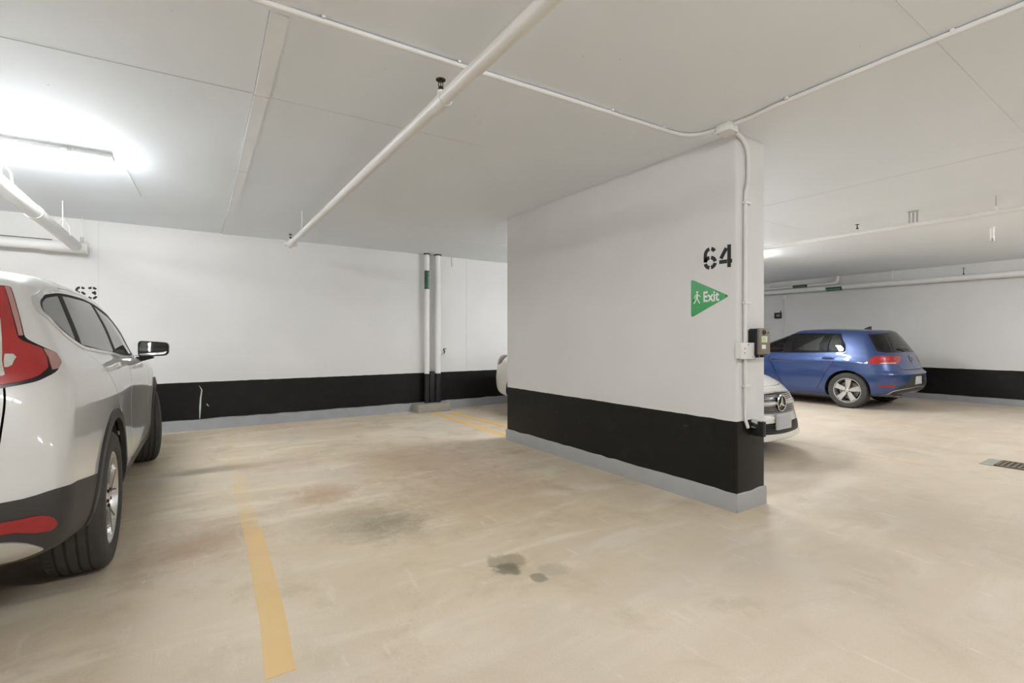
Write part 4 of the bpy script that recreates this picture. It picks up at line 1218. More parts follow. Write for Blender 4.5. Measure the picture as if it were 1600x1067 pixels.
def surf(body, view, a, b):
    S, T = body.inv(view, a, b); u, v = body.uv(np.array([S]), np.array([T]))
    return Vector(body.ev(u, v)[0]), Vector(body.ev(u, v, body.N)[0])

def wing_mirror(car, x, y, z, mats, sd, w_=0.21, h=0.135, d=0.13):
    bm = bmesh.new()
    rings = []
    for t, s_ in ((0.0, 0.96), (0.12, 1.0), (0.45, 0.93), (0.8, 0.68), (1.0, 0.30)):
        out = round_poly([(-w_ / 2 * s_, -h / 2 * s_), (w_ / 2 * s_ * 0.96, -h / 2 * s_ * 0.8), (w_ / 2 * s_ * 1.0, h / 2 * s_ * 0.75), (-w_ / 2 * s_, h / 2 * s_)], 0.035 * s_, 4)
        rings.append([bm.verts.new((d * t, a, b)) for a, b in out])
    n = len(rings[0])
    for A, B in zip(rings, rings[1:]):
        for q in range(n): bm.faces.new((A[q], A[(q + 1) % n], B[(q + 1) % n], B[q]))
    bm.faces.new(rings[-1]); bm.faces.new(rings[0][::-1])
    for v in bm.verts: v.co.y *= sd
    m_ = from_bm('wing_mirror', bm, mats[0], car, (x, sd * y, z), (0, 0, sd * R(8)), smooth=50)
    bm = bmesh.new()
    g = round_poly([(-w_ / 2 * 0.88, -h / 2 * 0.84), (w_ / 2 * 0.84, -h / 2 * 0.64), (w_ / 2 * 0.88, h / 2 * 0.6), (-w_ / 2 * 0.88, h / 2 * 0.84)], 0.028, 4)
    bm_prism(bm, g, (0, 0, 0), (0, sd, 0), (0, 0, 1), (-1, 0, 0), 0.0, 0.003)
    from_bm('mirror_glass', bm, mats[1], m_)
    bm = bmesh.new()
    bm_tube(bm, [(0.07, -0.02 * sd, -h * 0.35), (0.07, -0.10 * sd, -h * 0.55), (0.05, -(w_ / 2 + 0.075) * sd, -h * 0.62)], [0.035, 0.03, 0.03], 10)
    from_bm('mirror_stalk', bm, mats[2], m_, smooth=50)
    return m_
# ================================================================== WHITE SUV
def level(body, kn):
    """metric polyline running round the body at height z(x)"""
    kn = sorted(kn)
    out = []
    for u in range(0, NU, 2):
        z = body.P[u, :, 2]; x = body.P[u, :, 0]
        f = z - np.interp(x, [k[0] for k in kn], [k[1] for k in kn])
        idx = np.where((f[:-1] < 0) & (f[1:] >= 0))[0]
        if len(idx) == 0: v = 0.0 if f[0] >= 0 else 0.0
        else:
            j = idx[0]; v = j + f[j] / (f[j] - f[j + 1])
        out.append((body.S[u], float(np.interp(v, np.arange(body.NV), body.T))))
    return np.array(out)
def below(body, kn, x0=-9, x1=9):
    L_ = level(body, kn); X_ = body.P[0:NU:2, 3, 0]
    L_ = L_[(X_ >= x0) & (X_ <= x1)]
    return np.concatenate([L_, [[L_[-1][0], -0.05], [L_[0][0], -0.05]]])

def make_suv():
    car = empty('suv', (-1.292, 3.48, 0), R(88.95)); tag(car, 'white SUV with red L-shaped tail lamp parked nose to the back wall at left', 'car')
    WB, TR = 2.70, 0.365
    rows = [
        dict(xf=3.48, xr=-0.92, cf=0.45, nf=2.6, cr=0.24, nr=3.0, W=[(-1, .78), (0, .80), (2.7, .80), (3.5, .76)], Z=[(-1, .395), (-.5, .325), (.3, .25), (2.3, .25), (3.5, .24)]),
        dict(xf=3.57, xr=-0.99, cf=0.48, nf=2.5, cr=0.24, nr=3.2, W=[(-1, .86), (0, .90), (2.7, .90), (3.5, .84)], Z=[(-1, .455), (-.5, .38), (.3, .31), (2.3, .31), (3.5, .31)]),
        dict(xf=3.61, xr=-1.02, cf=0.50, nf=2.5, cr=0.26, nr=3.2, W=[(-1, .885), (-.5, .92), (0, .93), (2.7, .93), (3.1, .90), (3.5, .86)], Z=[(-1, .61), (-.5, .57), (.3, .48), (2.3, .48), (3.5, .50)]),
        dict(xf=3.62, xr=-1.01, cf=0.52, nf=2.5, cr=0.27, nr=3.0, W=[(-1, .88), (-.5, .92), (0, .935), (1.3, .915), (2.7, .935), (3.1, .90), (3.5, .86)], Z=[(-1, .78), (-.5, .76), (.3, .74), (2.3, .72), (3.5, .68)]),
        dict(xf=3.57, xr=-0.975, cf=0.55, nf=2.4, cr=0.30, nr=3.0, W=[(-1, .86), (-.5, .905), (0, .92), (1.3, .915), (2.4, .92), (3.0, .89), (3.5, .84)], Z=[(-1, .98), (-.5, .97), (.3, .95), (2.3, .90), (3.5, .83)]),
        dict(xf=3.42, xr=-0.955, cf=0.58, nf=2.4, cr=0.31, nr=2.9, W=[(-1, 0.847), (-.5, 0.882), (0, 0.897), (1.3, 0.907), (2.2, 0.902), (3.0, 0.852), (3.5, 0.812)], Z=[(-1, 1.08), (-.5, 1.085), (.3, 1.05), (1.3, 1.02), (2.3, 1.00), (3.0, .97), (3.5, .94)]),
        dict(xf=2.95, xr=-0.935, cf=0.52, nf=2.4, cr=0.30, nr=2.9, W=[(-1, 0.820), (-.5, 0.855), (0, 0.875), (1.3, 0.890), (2.2, 0.870), (3.0, 0.780)], Z=[(-1, 1.15), (-.5, 1.145), (.3, 1.10), (1.3, 1.065), (2.0, 1.055), (3.0, 1.045)]),
        dict(xf=2.26, xr=-0.90, cf=0.36, nf=2.2, cr=0.29, nr=2.9, W=[(-1, 0.797), (-.5, 0.832), (0, 0.852), (1.3, 0.867), (1.9, 0.832)], Z=[(-1, 1.205), (-.5, 1.195), (.3, 1.145), (1.3, 1.10), (1.9, 1.10), (2.3, 1.13)]),
        dict(xf=1.76, xr=-0.82, cf=0.30, nf=2.2, cr=0.28, nr=2.8, W=[(-1, 0.735), (-.5, 0.770), (0, 0.790), (1.0, 0.800), (1.5, 0.775)], Z=[(-1, 1.355), (-.5, 1.35), (.3, 1.335), (1.3, 1.32), (1.8, 1.34)]),
        dict(xf=1.30, xr=-0.745, cf=0.26, nf=2.2, cr=0.27, nr=2.7, W=[(-1, 0.667), (-.5, 0.697), (0, 0.717), (.8, 0.717), (1.2, 0.697)], Z=[(-.75, 1.465), (-.4, 1.503), (0, 1.516), (.5, 1.512), (.9, 1.50), (1.3, 1.485)]),
        dict(xf=1.20, xr=-0.72, cf=0.25, nf=2.2, cr=0.30, nr=2.6, W=[(-1, 0.590), (0, 0.630), (.8, 0.630), (1.2, 0.590)], Z=[(-.75, 1.495), (-.4, 1.540), (0, 1.558), (.5, 1.558), (.9, 1.54), (1.3, 1.515)]),
        dict(xf=1.12, xr=-0.70, cf=0.25, nf=2.2, cr=0.25, nr=2.4, W=[(-1, 0.355), (1.2, 0.355)], Z=[(-.75, 1.52), (-.4, 1.563), (0, 1.585), (.5, 1.585), (.9, 1.565), (1.3, 1.53)]),
        dict(xf=1.10, xr=-0.69, cf=0.20, cr=0.20, W=0.0, Z=[(-.75, 1.525), (-.4, 1.57), (0, 1.592), (.5, 1.592), (.9, 1.571), (1.3, 1.535)]),
    ]
    B = Body(rows)
    k = KV
    P = B.path
    clad = [(-1.1, .638), (-.95, .641), (-.90, .653), (-.76, .643), (-.39, .588), (-.3, .50), (.4, .40), (2.3, .40), (3.0, .50), (3.7, .52)]
    molding = [(1.78, 1.095, .02), (1.48, 1.295, .2), (1.12, 1.42, .15), (.70, 1.475, .2), (.35, 1.493), (-.25, 1.481, .2), (-.48, 1.457, .08), (-.60, 1.425, .05), (-.645, 1.355, .08), (-.50, 1.265, .15), (-.25, 1.185, .15), (.52, 1.14), (1.3, 1.095)]
    win_black = [(1.73, 1.108, .02), (1.45, 1.285, .2), (1.10, 1.405, .15), (.69, 1.459, .2), (.35, 1.477), (-.24, 1.466, .2), (-.45, 1.441, .08), (-.562, 1.410, .05), (-.602, 1.357, .08), (-.48, 1.281, .15), (-.25, 1.202, .15), (.52, 1.157), (1.3, 1.112)]
    pane_f = [(1.64, 1.122, .03), (1.40, 1.272, .2), (1.08, 1.388, .12), (.615, 1.450, .02), (.725, 1.148, .02)]
    pane_r = [(.635, 1.156, .02), (.535, 1.460, .02), (.35, 1.465), (-.165, 1.457, .02), (-.238, 1.212, .02), (.3, 1.172)]
    pane_q = [(-.235, 1.453, .02), (-.44, 1.428, .08), (-.545, 1.400, .05), (-.582, 1.355, .08), (-.465, 1.292, .12), (-.312, 1.230, .03)]
    fdoor = [(1.96, .42, .06), (2.02, .75, .1), (1.90, 1.075, .02), (1.50, 1.315, .2), (1.13, 1.437, .12), (.61, 1.492, .02), (.71, 1.10, .05), (.78, .42, .05)]
    rdoor = [(.76, .42, .05), (.69, 1.10, .05), (.59, 1.494, .02), (.1, 1.505), (-.16, 1.497, .05), (-.235, 1.18, .05), (-.09, 1.125, .10), (.05, 1.03, .15), (.23, .89, .15), (.44, .64, .10), (.52, .42, .05)]
    S = []
    def add(name, polys, mat, **kw): S.append(dict(name=name, polys=polys, mat=mat, **kw))
    add('door', [P(fdoor)], M['white_paint'], gap=.007, key='fdoor')
    add('door', [P(rdoor)], M['white_paint'], gap=.007, key='rdoor')
    add('tailgate', [P([('r', 0.0, .70), ('r', .60, .705, .06), ('r', .715, .80, .06), ('r', .715, 1.07), ('r', .65, 1.20), ('r', .60, 1.46, .03), ('r', .0, 1.50)], 'r')], M['white_paint'], gap=.007, side=0)
    add('window_molding', [P(molding)], M['chrome_soft'], off=.004, rim=.008)
    add('window_surround', [P(win_black)], M['trim_matte'], off=.0015, rim=.004, parent='window_molding')
    add('window_glass', [P(pane_f)], M['glass_suv_front'], off=.0005, rim=.004, key='gf', parent='fdoor')
    add('window_glass', [P(pane_r)], M['glass_dark'], off=.0005, rim=.004, key='gr', parent='rdoor')
    add('quarter_glass', [P(pane_q)], M['glass_dark'], off=.0005, rim=.004)
    add('windscreen', [P([('p', 0, 7 * k + 2), ('p', NA * .90, 7 * k + 2), ('p', NA * .86, 9 * k - 2), ('p', 0, 9 * k - 2)])], M['glass_clear'], side=0, rim=.004)
    add('rear_glass', [P([('r', 0, 1.12), ('r', .56, 1.12, .05), ('r', .50, 1.43, .04), ('r', 0, 1.46)], 'r')], M['glass_dark'], side=0, rim=.004, parent='tailgate')
    add('rear_lower_bumper', [below(B, clad, -9, 0)], M['cladding'], side=0, off=.004, rim=.016)
    add('sill_cladding', [below(B, clad, 0, WB)], M['cladding'], off=.004, rim=.016)
    add('front_lower_bumper', [below(B, clad, WB, 9)], M['cladding'], side=0, off=.004, rim=.016)
    add('wheel_arch_trim', [B.circle(0, TR, .485)], M['cladding'], off=.012, rim=.024)
    add('wheel_arch_trim', [B.circle(WB, TR, .485)], M['cladding'], off=.012, rim=.024, key='at2')
    add('hole', [B.circle(0, TR, .432), B.circle(WB, TR, .432)], None)
    # tail lamp: tall blade up the pillar, hooked round the corner
    A_ = lambda s_, z, *r: ('a', s_, z, *r)
    add('tail_lamp_housing', [P([A_(.60, 1.475), A_(.835, 1.458), A_(.822, 1.344), A_(.815, 1.243, .03), A_(.88, 1.203), A_(.935, 1.182, .03), A_(.945, 1.144, .02), A_(.88, 1.102, .05), A_(.806, 1.072, .05), A_(.752, 1.062), A_(.697, 1.053), A_(.60, 1.043)], 'r', .01)], M['trim_black'], off=.002, rim=.014)
    add('tail_lamp', [P([A_(.61, 1.468), A_(.806, 1.455), A_(.794, 1.344), A_(.790, 1.238, .03), A_(.833, 1.214), A_(.862, 1.202, .02), A_(.869, 1.160, .03), A_(.855, 1.121, .04), A_(.810, 1.090, .05), A_(.752, 1.074), A_(.697, 1.065), A_(.61, 1.055)], 'r', .01)], M['red_lens'], off=.006, rim=.010, parent='tail_lamp_housing')
    add('tail_lamp_tip', [P([A_(.868, 1.200), A_(.925, 1.180, .02), A_(.936, 1.146, .02), A_(.895, 1.116), A_(.866, 1.113), A_(.876, 1.160)], 's', .005)], M['red_pale'], off=.006, rim=.010, parent='tail_lamp_housing')
    add('tail_lamp_edge', [P([A_(.809, 1.455), A_(.829, 1.455), A_(.817, 1.344), A_(.810, 1.252), A_(.795, 1.252), A_(.798, 1.344)], 'r', .004)], M['red_pale'], off=.005, rim=.008, parent='tail_lamp_housing')
    add('reverse_lamp', [P([A_(.738, 1.178), A_(.762, 1.177), A_(.768, 1.165), A_(.748, 1.137), A_(.735, 1.130), A_(.725, 1.130)], 'r', .006)], M['clear_lens'], off=.009, rim=.008, parent='tail_lamp')
    add('tail_lamp_inner', [P([A_(.665, 1.38), A_(.735, 1.40), A_(.752, 1.32), A_(.735, 1.20), A_(.718, 1.10), A_(.645, 1.09)], 'r', .012)], M['clear_lens'], off=.0075, rim=.008, parent='tail_lamp')
    add('rear_reflector', [P([A_(.52, .560), A_(.718, .570), A_(.819, .568), A_(.858, .550), A_(.884, .512), A_(.868, .493), A_(.813, .503), A_(.758, .524), A_(.52, .528)], 'r', .015)], M['red_reflect'], off=.010, rim=.012)
    add('skid_plate', [P([A_(0, .505), A_(.69, .503, .05), A_(.785, .480, .05), A_(.87, .425), A_(.80, .405), A_(0, .405)], 'r', .01)], M['skid'], off=.012, rim=.02, side=0)
    # front face
    add('grille', [P([('f', 0, .62), ('f', .50, .62, .04), ('f', .62, .76, .04), ('f', .58, .82, .03), ('f', 0, .82)], 'f')], M['trim_black'], side=0, off=-.01, rim=.004)
    add('head_lamp', [P([('f', .60, .76), ('f', .60, .835), ('s', 3.15, .93), ('s', 3.0, .94), ('s', 3.08, .88), ('f', .80, .76)], 'f', .02)], M['clear_lens'], off=.002, rim=.01)
    add('bonnet', [P([('p', 0, 5 * k + 1), ('p', NA * .80, 5 * k + 1), ('p', NA * .95, 6 * k), ('p', NA * .95, 7 * k - 3), ('p', 0, 7 * k - 3)])], M['white_paint'], side=0, gap=.007)
    add('fuel_flap', [], M['white_paint']) if False else None
    made = build_parts(car, B, [s for s in S if s], M['white_paint'])
    for i, sd in enumerate((1, -1)):
        handle(made['fdoor'][i], B, 1.36, 1.025, .22, M['white_paint'], sd)
        handle(made['rdoor'][i], B, .22, 1.068, .22, M['white_paint'], sd)
        # sail panel and mirror
        p, n = surf(B, 's', 1.83, 1.14)
        wing_mirror(car, 1.70, .985, 1.155, (M['trim_black'], M['mirror'], M['trim_black']), sd, .225, .145, .14)
    car_common(car, B, TR, WB, .925, .27, (M['alloy'], M['alloy_cut'], M['alloy_dark']), 'twin', .238, .235, R(13), .435, -1.0, 3.6, .92, True)
    fill_cabin(car, 2.05, 2.0, .70, .42, 1.05, M['seat_dark'], M['seat_dark'], 1.0, .02)
    # roof spoiler lip and shark fin
    bm = bmesh.new()
    bm_prism(bm, round_poly([(-.60, 1.545), (-.80, 1.498), (-.805, 1.485), (-.68, 1.495)], .008, 3), (0, -.50, 0), (1, 0, 0), (0, 0, 1), (0, 1, 0), 0, 1.0)
    from_bm('roof_spoiler', bm, M['white_paint'], car, smooth=40)
    bm = bmesh.new(); bm_prism(bm, [(-.45, 1.54), (-.28, 1.565), (-.42, 1.62), (-.455, 1.615)], (0, -.014, 0), (1, 0, 0), (0, 0, 1), (0, 1, 0), 0, .028)
    from_bm('antenna_fin', bm, M['white_paint'], car)
    tube('exhaust', [(-.90, -.55, .36), (-.55, -.55, .34)], .03, M['disc'], car, 14)
    box('number_plate', -.0, .012, -.26, .26, -.06, .06, M['plate'], car, .004, loc=(-.975, 0, .86))
    return car
M['chrome_soft'] = simple('satin_chrome', (0.70, 0.69, 0.67), 0.22, metal=0.6, var=0.03)
M['glass_suv_front'] = mat_glass('light_tint_glass', (0.45, 0.46, 0.45))
suv = make_suv()
# ================================================================== BLUE HATCHBACK
def make_hatch():
    car = empty('hatchback', (10.685, 3.885, 0), R(90)); tag(car, 'blue hatchback parked nose in beside the right wall', 'car')
    WB, TR = 2.63, 0.316
    rows = [
        dict(xf=3.36, xr=-0.66, cf=0.50, nf=2.4, cr=0.40, nr=2.5, W=[(-1, .76), (0, .79), (2.6, .79), (3.3, .72)], Z=[(-.8, .30), (-.4, .24), (.4, .19), (2.2, .19), (3.4, .19)]),
        dict(xf=3.46, xr=-0.74, cf=0.52, nf=2.4, cr=0.42, nr=2.6, W=[(-1, .83), (0, .865), (2.6, .865), (3.3, .80)], Z=[(-.8, .36), (-.4, .28), (.4, .25), (2.2, .25), (3.4, .25)]),
        dict(xf=3.49, xr=-0.785, cf=0.55, nf=2.4, cr=0.45, nr=2.6, W=[(-.5, .865), (0, .89), (.9, .88), (1.7, .88), (2.6, .89), (3.3, .82)], Z=[(-.8, .47), (-.4, .42), (.4, .38), (2.2, .38), (3.4, .40)]),
        dict(xf=3.48, xr=-0.79, cf=0.58, nf=2.3, cr=0.46, nr=2.6, W=[(-.5, .868), (0, .898), (1.2, .888), (2.6, .898), (3.3, .82)], Z=[(-.8, .625), (-.4, .61), (.4, .60), (2.2, .60), (3.4, .58)]),
        dict(xf=3.47, xr=-0.735, cf=0.58, nf=2.3, cr=0.42, nr=2.5, W=[(-.5, .86), (0, .888), (1.2, .886), (2.4, .888), (3.3, .80)], Z=[(-.8, .665), (-.4, .72), (.4, .795), (2.2, .780), (3.4, .66)]),
        dict(xf=3.44, xr=-0.70, cf=0.60, nf=2.3, cr=0.42, nr=2.5, W=[(-.5, .85), (0, .888), (1.2, .897), (2.4, .887), (3.3, .78)], Z=[(-.8, .74), (-.4, .79), (.4, .828), (2.2, .810), (3.4, .70)]),
        dict(xf=3.30, xr=-0.66, cf=0.62, nf=2.3, cr=0.42, nr=2.5, W=[(-.5, .83), (0, .862), (1.2, .872), (2.2, .855), (3.2, .74)], Z=[(-.8, .88), (-.4, .90), (.4, .90), (2.2, .87), (3.4, .78)]),
        dict(xf=2.80, xr=-0.64, cf=0.60, nf=2.3, cr=0.40, nr=2.5, W=[(-.5, .815), (0, .845), (1.2, .858), (2.0, .83), (2.8, .70)], Z=[(-.8, .945), (-.4, .95), (.4, .945), (2.0, .915), (2.8, .895)]),
        dict(xf=2.12, xr=-0.61, cf=0.38, nf=2.2, cr=0.38, nr=2.5, W=[(-.5, .795), (0, .825), (1.2, .838), (1.8, .80)], Z=[(-.8, .995), (-.4, .995), (.4, .985), (1.2, .965), (2.2, .985)]),
        dict(xf=1.66, xr=-0.51, cf=0.32, nf=2.2, cr=0.34, nr=2.5, W=[(-.5, .715), (0, .748), (1.0, .76), (1.4, .73)], Z=[(-.8, 1.165), (.4, 1.165), (1.2, 1.155), (1.7, 1.165)]),
        dict(xf=1.20, xr=-0.40, cf=0.28, nf=2.2, cr=0.30, nr=2.5, W=[(-.4, .61), (0, .65), (.7, .66), (1.1, .64)], Z=[(-.4, 1.325), (0, 1.345), (.5, 1.358), (.9, 1.355), (1.2, 1.335)]),
        dict(xf=1.10, xr=-0.365, cf=0.26, nf=2.2, cr=0.28, nr=2.4, W=[(-.4, .53), (0, .575), (.7, .585), (1.1, .55)], Z=[(-.4, 1.372), (0, 1.395), (.5, 1.412), (.9, 1.405), (1.2, 1.375)]),
        dict(xf=1.02, xr=-0.35, cf=0.25, nf=2.2, cr=0.25, nr=2.4, W=[(-.4, .32), (1.2, .32)], Z=[(-.4, 1.392), (0, 1.42), (.5, 1.438), (.9, 1.43), (1.2, 1.395)]),
        dict(xf=1.0, xr=-0.345, cf=0.20, cr=0.20, W=0.0, Z=[(-.4, 1.397), (0, 1.426), (.5, 1.444), (.9, 1.436), (1.2, 1.40)]),
    ]
    B = Body(rows); P = B.path; k = KV
    A_ = lambda s_, z, *r: ('a', s_, z, *r)
    S = []
    def add(name, polys, mat, **kw): S.append(dict(name=name, polys=polys, mat=mat, **kw))
    win = [(1.90, .985, .02), (1.50, 1.185, .2), (1.17, 1.325, .10), (.80, 1.352), (.40, 1.347), (.165, 1.330, .05), (.055, 1.12, .14), (.05, 1.0, .06), (.5, .982), (1.2, .967)]
    pf = [(1.80, .993, .02), (1.47, 1.175, .2), (1.16, 1.303, .08), (1.04, 1.325, .02), (1.135, .984, .02)]
    prr = [(.985, .985, .02), (.895, 1.330, .02), (.40, 1.334), (.312, 1.331, .02), (.350, .998, .02)]
    pq = [(.332, 1.000, .01), (.294, 1.328, .02), (.190, 1.314, .05), (.085, 1.12, .12), (.080, 1.018, .05)]
    fdoor = [(1.98, .30, .08), (2.02, .55, .1), (1.97, .965, .03), (1.50, 1.205, .2), (1.17, 1.345, .10), (.955, 1.368, .03), (1.085, .96, .05), (1.12, .30, .05)]
    rdoor = [(1.10, .30, .05), (1.065, .96, .05), (.935, 1.368, .03), (.40, 1.365), (.18, 1.352, .05), (.04, 1.13, .12), (.05, .985, .06), (.20, .825, .10), (.36, .60, .10), (.47, .36, .06), (.52, .30, .05)]
    add('door', [P(fdoor)], M['blue_paint'], gap=.007, key='fdoor')
    add('door', [P(rdoor)], M['blue_paint'], gap=.007, key='rdoor')
    add('tailgate', [P([('r', 0, .705), ('r', .45, .705, .06), ('r', .54, .78, .06), ('r', .62, .95), A_(.885, 1.012), A_(.925, 1.34, .03), A_(0, 1.385)], 'r')], M['blue_paint'], gap=.007, side=0)
    add('window_surround', [P(win)], M['trim_matte'], off=.001, rim=.006)
    add('window_glass', [P(pf)], M['glass_clear'], off=.0, rim=.004, key='gf', parent='fdoor')
    add('window_glass', [P(prr)], M['glass_mid'], off=.0, rim=.004, key='gr', parent='rdoor')
    add('quarter_glass', [P(pq)], M['glass_mid'], off=.0, rim=.004)
    add('windscreen', [P([('p', 0, 8 * k + 2), ('p', NA * .90, 8 * k + 2), ('p', NA * .86, 10 * k - 2), ('p', 0, 10 * k - 2)])], M['glass_clear'], side=0, rim=.004)
    add('rear_glass_surround', [P([A_(0, 1.005), A_(.70, 1.0), A_(.86, 1.022, .04), A_(.905, 1.325, .03), A_(0, 1.372)], 'r')], M['trim_black'], side=0, rim=.004, parent='tailgate')
    add('rear_glass', [P([A_(0, 1.022), A_(.70, 1.018), A_(.835, 1.038, .05), A_(.88, 1.31, .04), A_(0, 1.358)], 'r')], M['glass_dark'], off=.001, side=0, rim=.004, parent='rear_glass_surround')
    add('sill_trim', [P([(.42, .275), (2.2, .275), (2.2, .305), (.42, .315)])], M['blue_paint'], off=.006, rim=.008)
    add('lower_bumper', [P([A_(0, .625), A_(.20, .622, .05), A_(.36, .575, .05), A_(.46, .485, .05), A_(.66, .405), A_(.82, .30), A_(.70, .28), A_(0, .33)], 'r')], M['cladding'], side=0, off=.001, rim=.045)
    add('plate_recess', [P([A_(0, .595), A_(.17, .592, .02), A_(.20, .44, .02), A_(0, .435)], 'r')], M['cladding'], side=0, off=-.035, rim=.004, parent='lower_bumper')
    add('bumper_chrome', [strip_poly(P([A_(.0, .405), A_(.36, .390), A_(.60, .372), A_(.73, .348), A_(.82, .285)], 'r', closed=False), .013)], M['chrome'], side=0, off=.006, rim=.008)
    add('rear_reflector', [P([A_(.70, .455), A_(.93, .440), A_(.975, .402), A_(.71, .420)], 'r', .008)], M['red_reflect'], off=.003, rim=.008)
    add('tail_lamp', [P([A_(.375, .942, .02), A_(.66, .948), A_(.875, .944, .02), A_(1.02, .800, .01), A_(.83, .804), A_(.53, .804, .03), A_(.385, .875, .03)], 'r', .02)], M['red_lens'], off=.004, rim=.012)
    add('lamp_bar', [P([A_(.56, .832), A_(.84, .826), A_(.88, .814), A_(.57, .816)], 'r', .005)], M['clear_lens'], off=.006, rim=.006, parent='tail_lamp')
    for q, s_ in enumerate((.55, .68, .80)):
        add('lamp_bulb', [P([A_(s_, .915), A_(s_ + .045, .913), A_(s_ + .045, .872), A_(s_, .874)], 'r', .015)], M['red_bright'], off=.006, rim=.006, parent='tail_lamp', key='lb%d' % q)
    add('head_lamp', [P([('f', .42, .62), ('f', .42, .70), ('s', 3.10, .80), ('s', 2.95, .82), ('s', 3.05, .72), ('f', .70, .62)], 'f', .02)], M['clear_lens'], off=.002, rim=.01)
    add('grille', [P([('f', 0, .60), ('f', .42, .60), ('f', .42, .66), ('f', 0, .67)], 'f')], M['trim_black'], side=0, off=.001, rim=.004)
    add('lower_grille', [P([('f', 0, .30), ('f', .52, .30, .04), ('f', .46, .45, .04), ('f', 0, .45)], 'f')], M['trim_black'], side=0, off=.001, rim=.004)
    add('bonnet', [P([('p', 0, 6 * k - 2), ('p', NA * .80, 6 * k - 2), ('p', NA * .95, 7 * k), ('p', NA * .95, 8 * k - 3), ('p', 0, 8 * k - 3)])], M['blue_paint'], side=0, gap=.007)
    add('hole', [B.circle(0, TR, .362), B.circle(WB, TR, .362)], None)
    made = build_parts(car, B, S, M['blue_paint'])
    for i, sd in enumerate((1, -1)):
        handle(made['fdoor'][i], B, 1.25, .848, .20, M['blue_paint'], sd, off=.03)
        handle(made['rdoor'][i], B, .315, .881, .20, M['blue_paint'], sd, off=.03)
        wing_mirror(car, 1.66, .985, 1.03, (M['blue_paint'], M['mirror'], M['trim_black']), sd, .20, .13, .12)
    car_common(car, B, TR, WB, .880, .20, (M['alloy'], M['alloy'], M['alloy_dark']), 'five', .215, .205, 0.0, .366, -.78, 3.49, .88)
    fill_cabin(car, 1.95, 1.95, .68, .30, .93, M['seat_light'], M['seat_dark'], .82, .0)
    # roof spoiler, wiper, badge, plate, aerial, exhaust
    bm = bmesh.new()
    top = [(-.28, 1.400), (-.435, 1.368), (-.442, 1.358), (-.36, 1.350), (-.26, 1.365)]
    bm_prism(bm, round_poly(top, .008, 3), (0, -.56, 0), (1, 0, 0), (0, 0, 1), (0, 1, 0), 0, 1.12)
    for v in bm.verts: v.co.x += .28 * (abs(v.co.y) / .56) ** 2.5 * .6; v.co.z -= .02 * (abs(v.co.y) / .56) ** 2
    from_bm('roof_spoiler', bm, M['blue_paint'], car, smooth=40)
    bm = bmesh.new(); bm_prism(bm, [(-.06, 1.415), (.08, 1.42), (-.03, 1.475), (-.065, 1.478)], (0, -.014, 0), (1, 0, 0), (0, 0, 1), (0, 1, 0), 0, .028)
    from_bm('antenna_fin', bm, M['trim_black'], car)
    p, n = surf(B, 'r', 0.0, 1.03)
    tube('rear_wiper', [p + n * .03, p + n * .03 + Vector((.01, .10, .015)), p + n * .022 + Vector((.03, .30, .03))], .011, M['trim_black'], made['tailgate'][0], 8)
    p, n = surf(B, 'r', 0.0, .885)
    badge = empty('badge', p + n * .004, 0, None); badge.parent = made['tailgate'][0]
    return car, B, made, p, n
def roundel(parent, p, n, r):
    """chrome roundel with a V above a W"""
    n = Vector(n).normalized(); u = Vector((0, -1, 0)); v = n.cross(u).normalized()
    if v.z < 0: v = -v
    bm = bmesh.new()
    for k in range(32):
        a0, a1 = 2 * PI * k / 32, 2 * PI * (k + 1) / 32
        q = [(r * math.cos(a0), r * math.sin(a0)), (r * math.cos(a1), r * math.sin(a1)), (r * .86 * math.cos(a1), r * .86 * math.sin(a1)), (r * .86 * math.cos(a0), r * .86 * math.sin(a0))]
        bm_prism(bm, q, p, u, v, n, .004, .010)
    for pts in ([(-.30, .78), (0, .16), (.30, .78)], [(-.74, .42), (-.34, -.74), (0, .02), (.34, -.74), (.74, .42)]):
        stroke(bm, [(a * r, b * r) for a, b in pts], r * .15, p, u, v, n, .004, .009)
    bmesh.ops.remove_doubles(bm, verts=bm.verts, dist=1e-5)
    o = from_bm('badge', bm, M['chrome'], parent)
    bm = bmesh.new(); bm_prism(bm, [(r * .9 * math.cos(a * PI / 16), r * .9 * math.sin(a * PI / 16)) for a in range(32)], p, u, v, n, 0, .004)
    from_bm('badge_disc', bm, M['trim_black'], o)
    return o
M['red_bright'] = simple('bright_red_lens', (0.62, 0.02, 0.015), 0.12, coat=1.0, coat_rough=0.02, var=0.1, emit=None)
hatch, hB, hmade, hp_, hn_ = make_hatch()
for o in list(hmade['tailgate'][0].children):
    if o.type == 'EMPTY': bpy.data.objects.remove(o, do_unlink=True)
roundel(hmade['tailgate'][0], hp_, hn_, .058)
p, n = surf(hB, 'r', 0, .50)
box('number_plate', -.010, 0, -.155, .155, -.07, .07, M['plate'], hatch, .004, loc=(p.x + .024, 0, .515))
tube('exhaust', [(-.68, .48, .25), (-.40, .48, .24)], .025, M['disc'], hatch, 14)

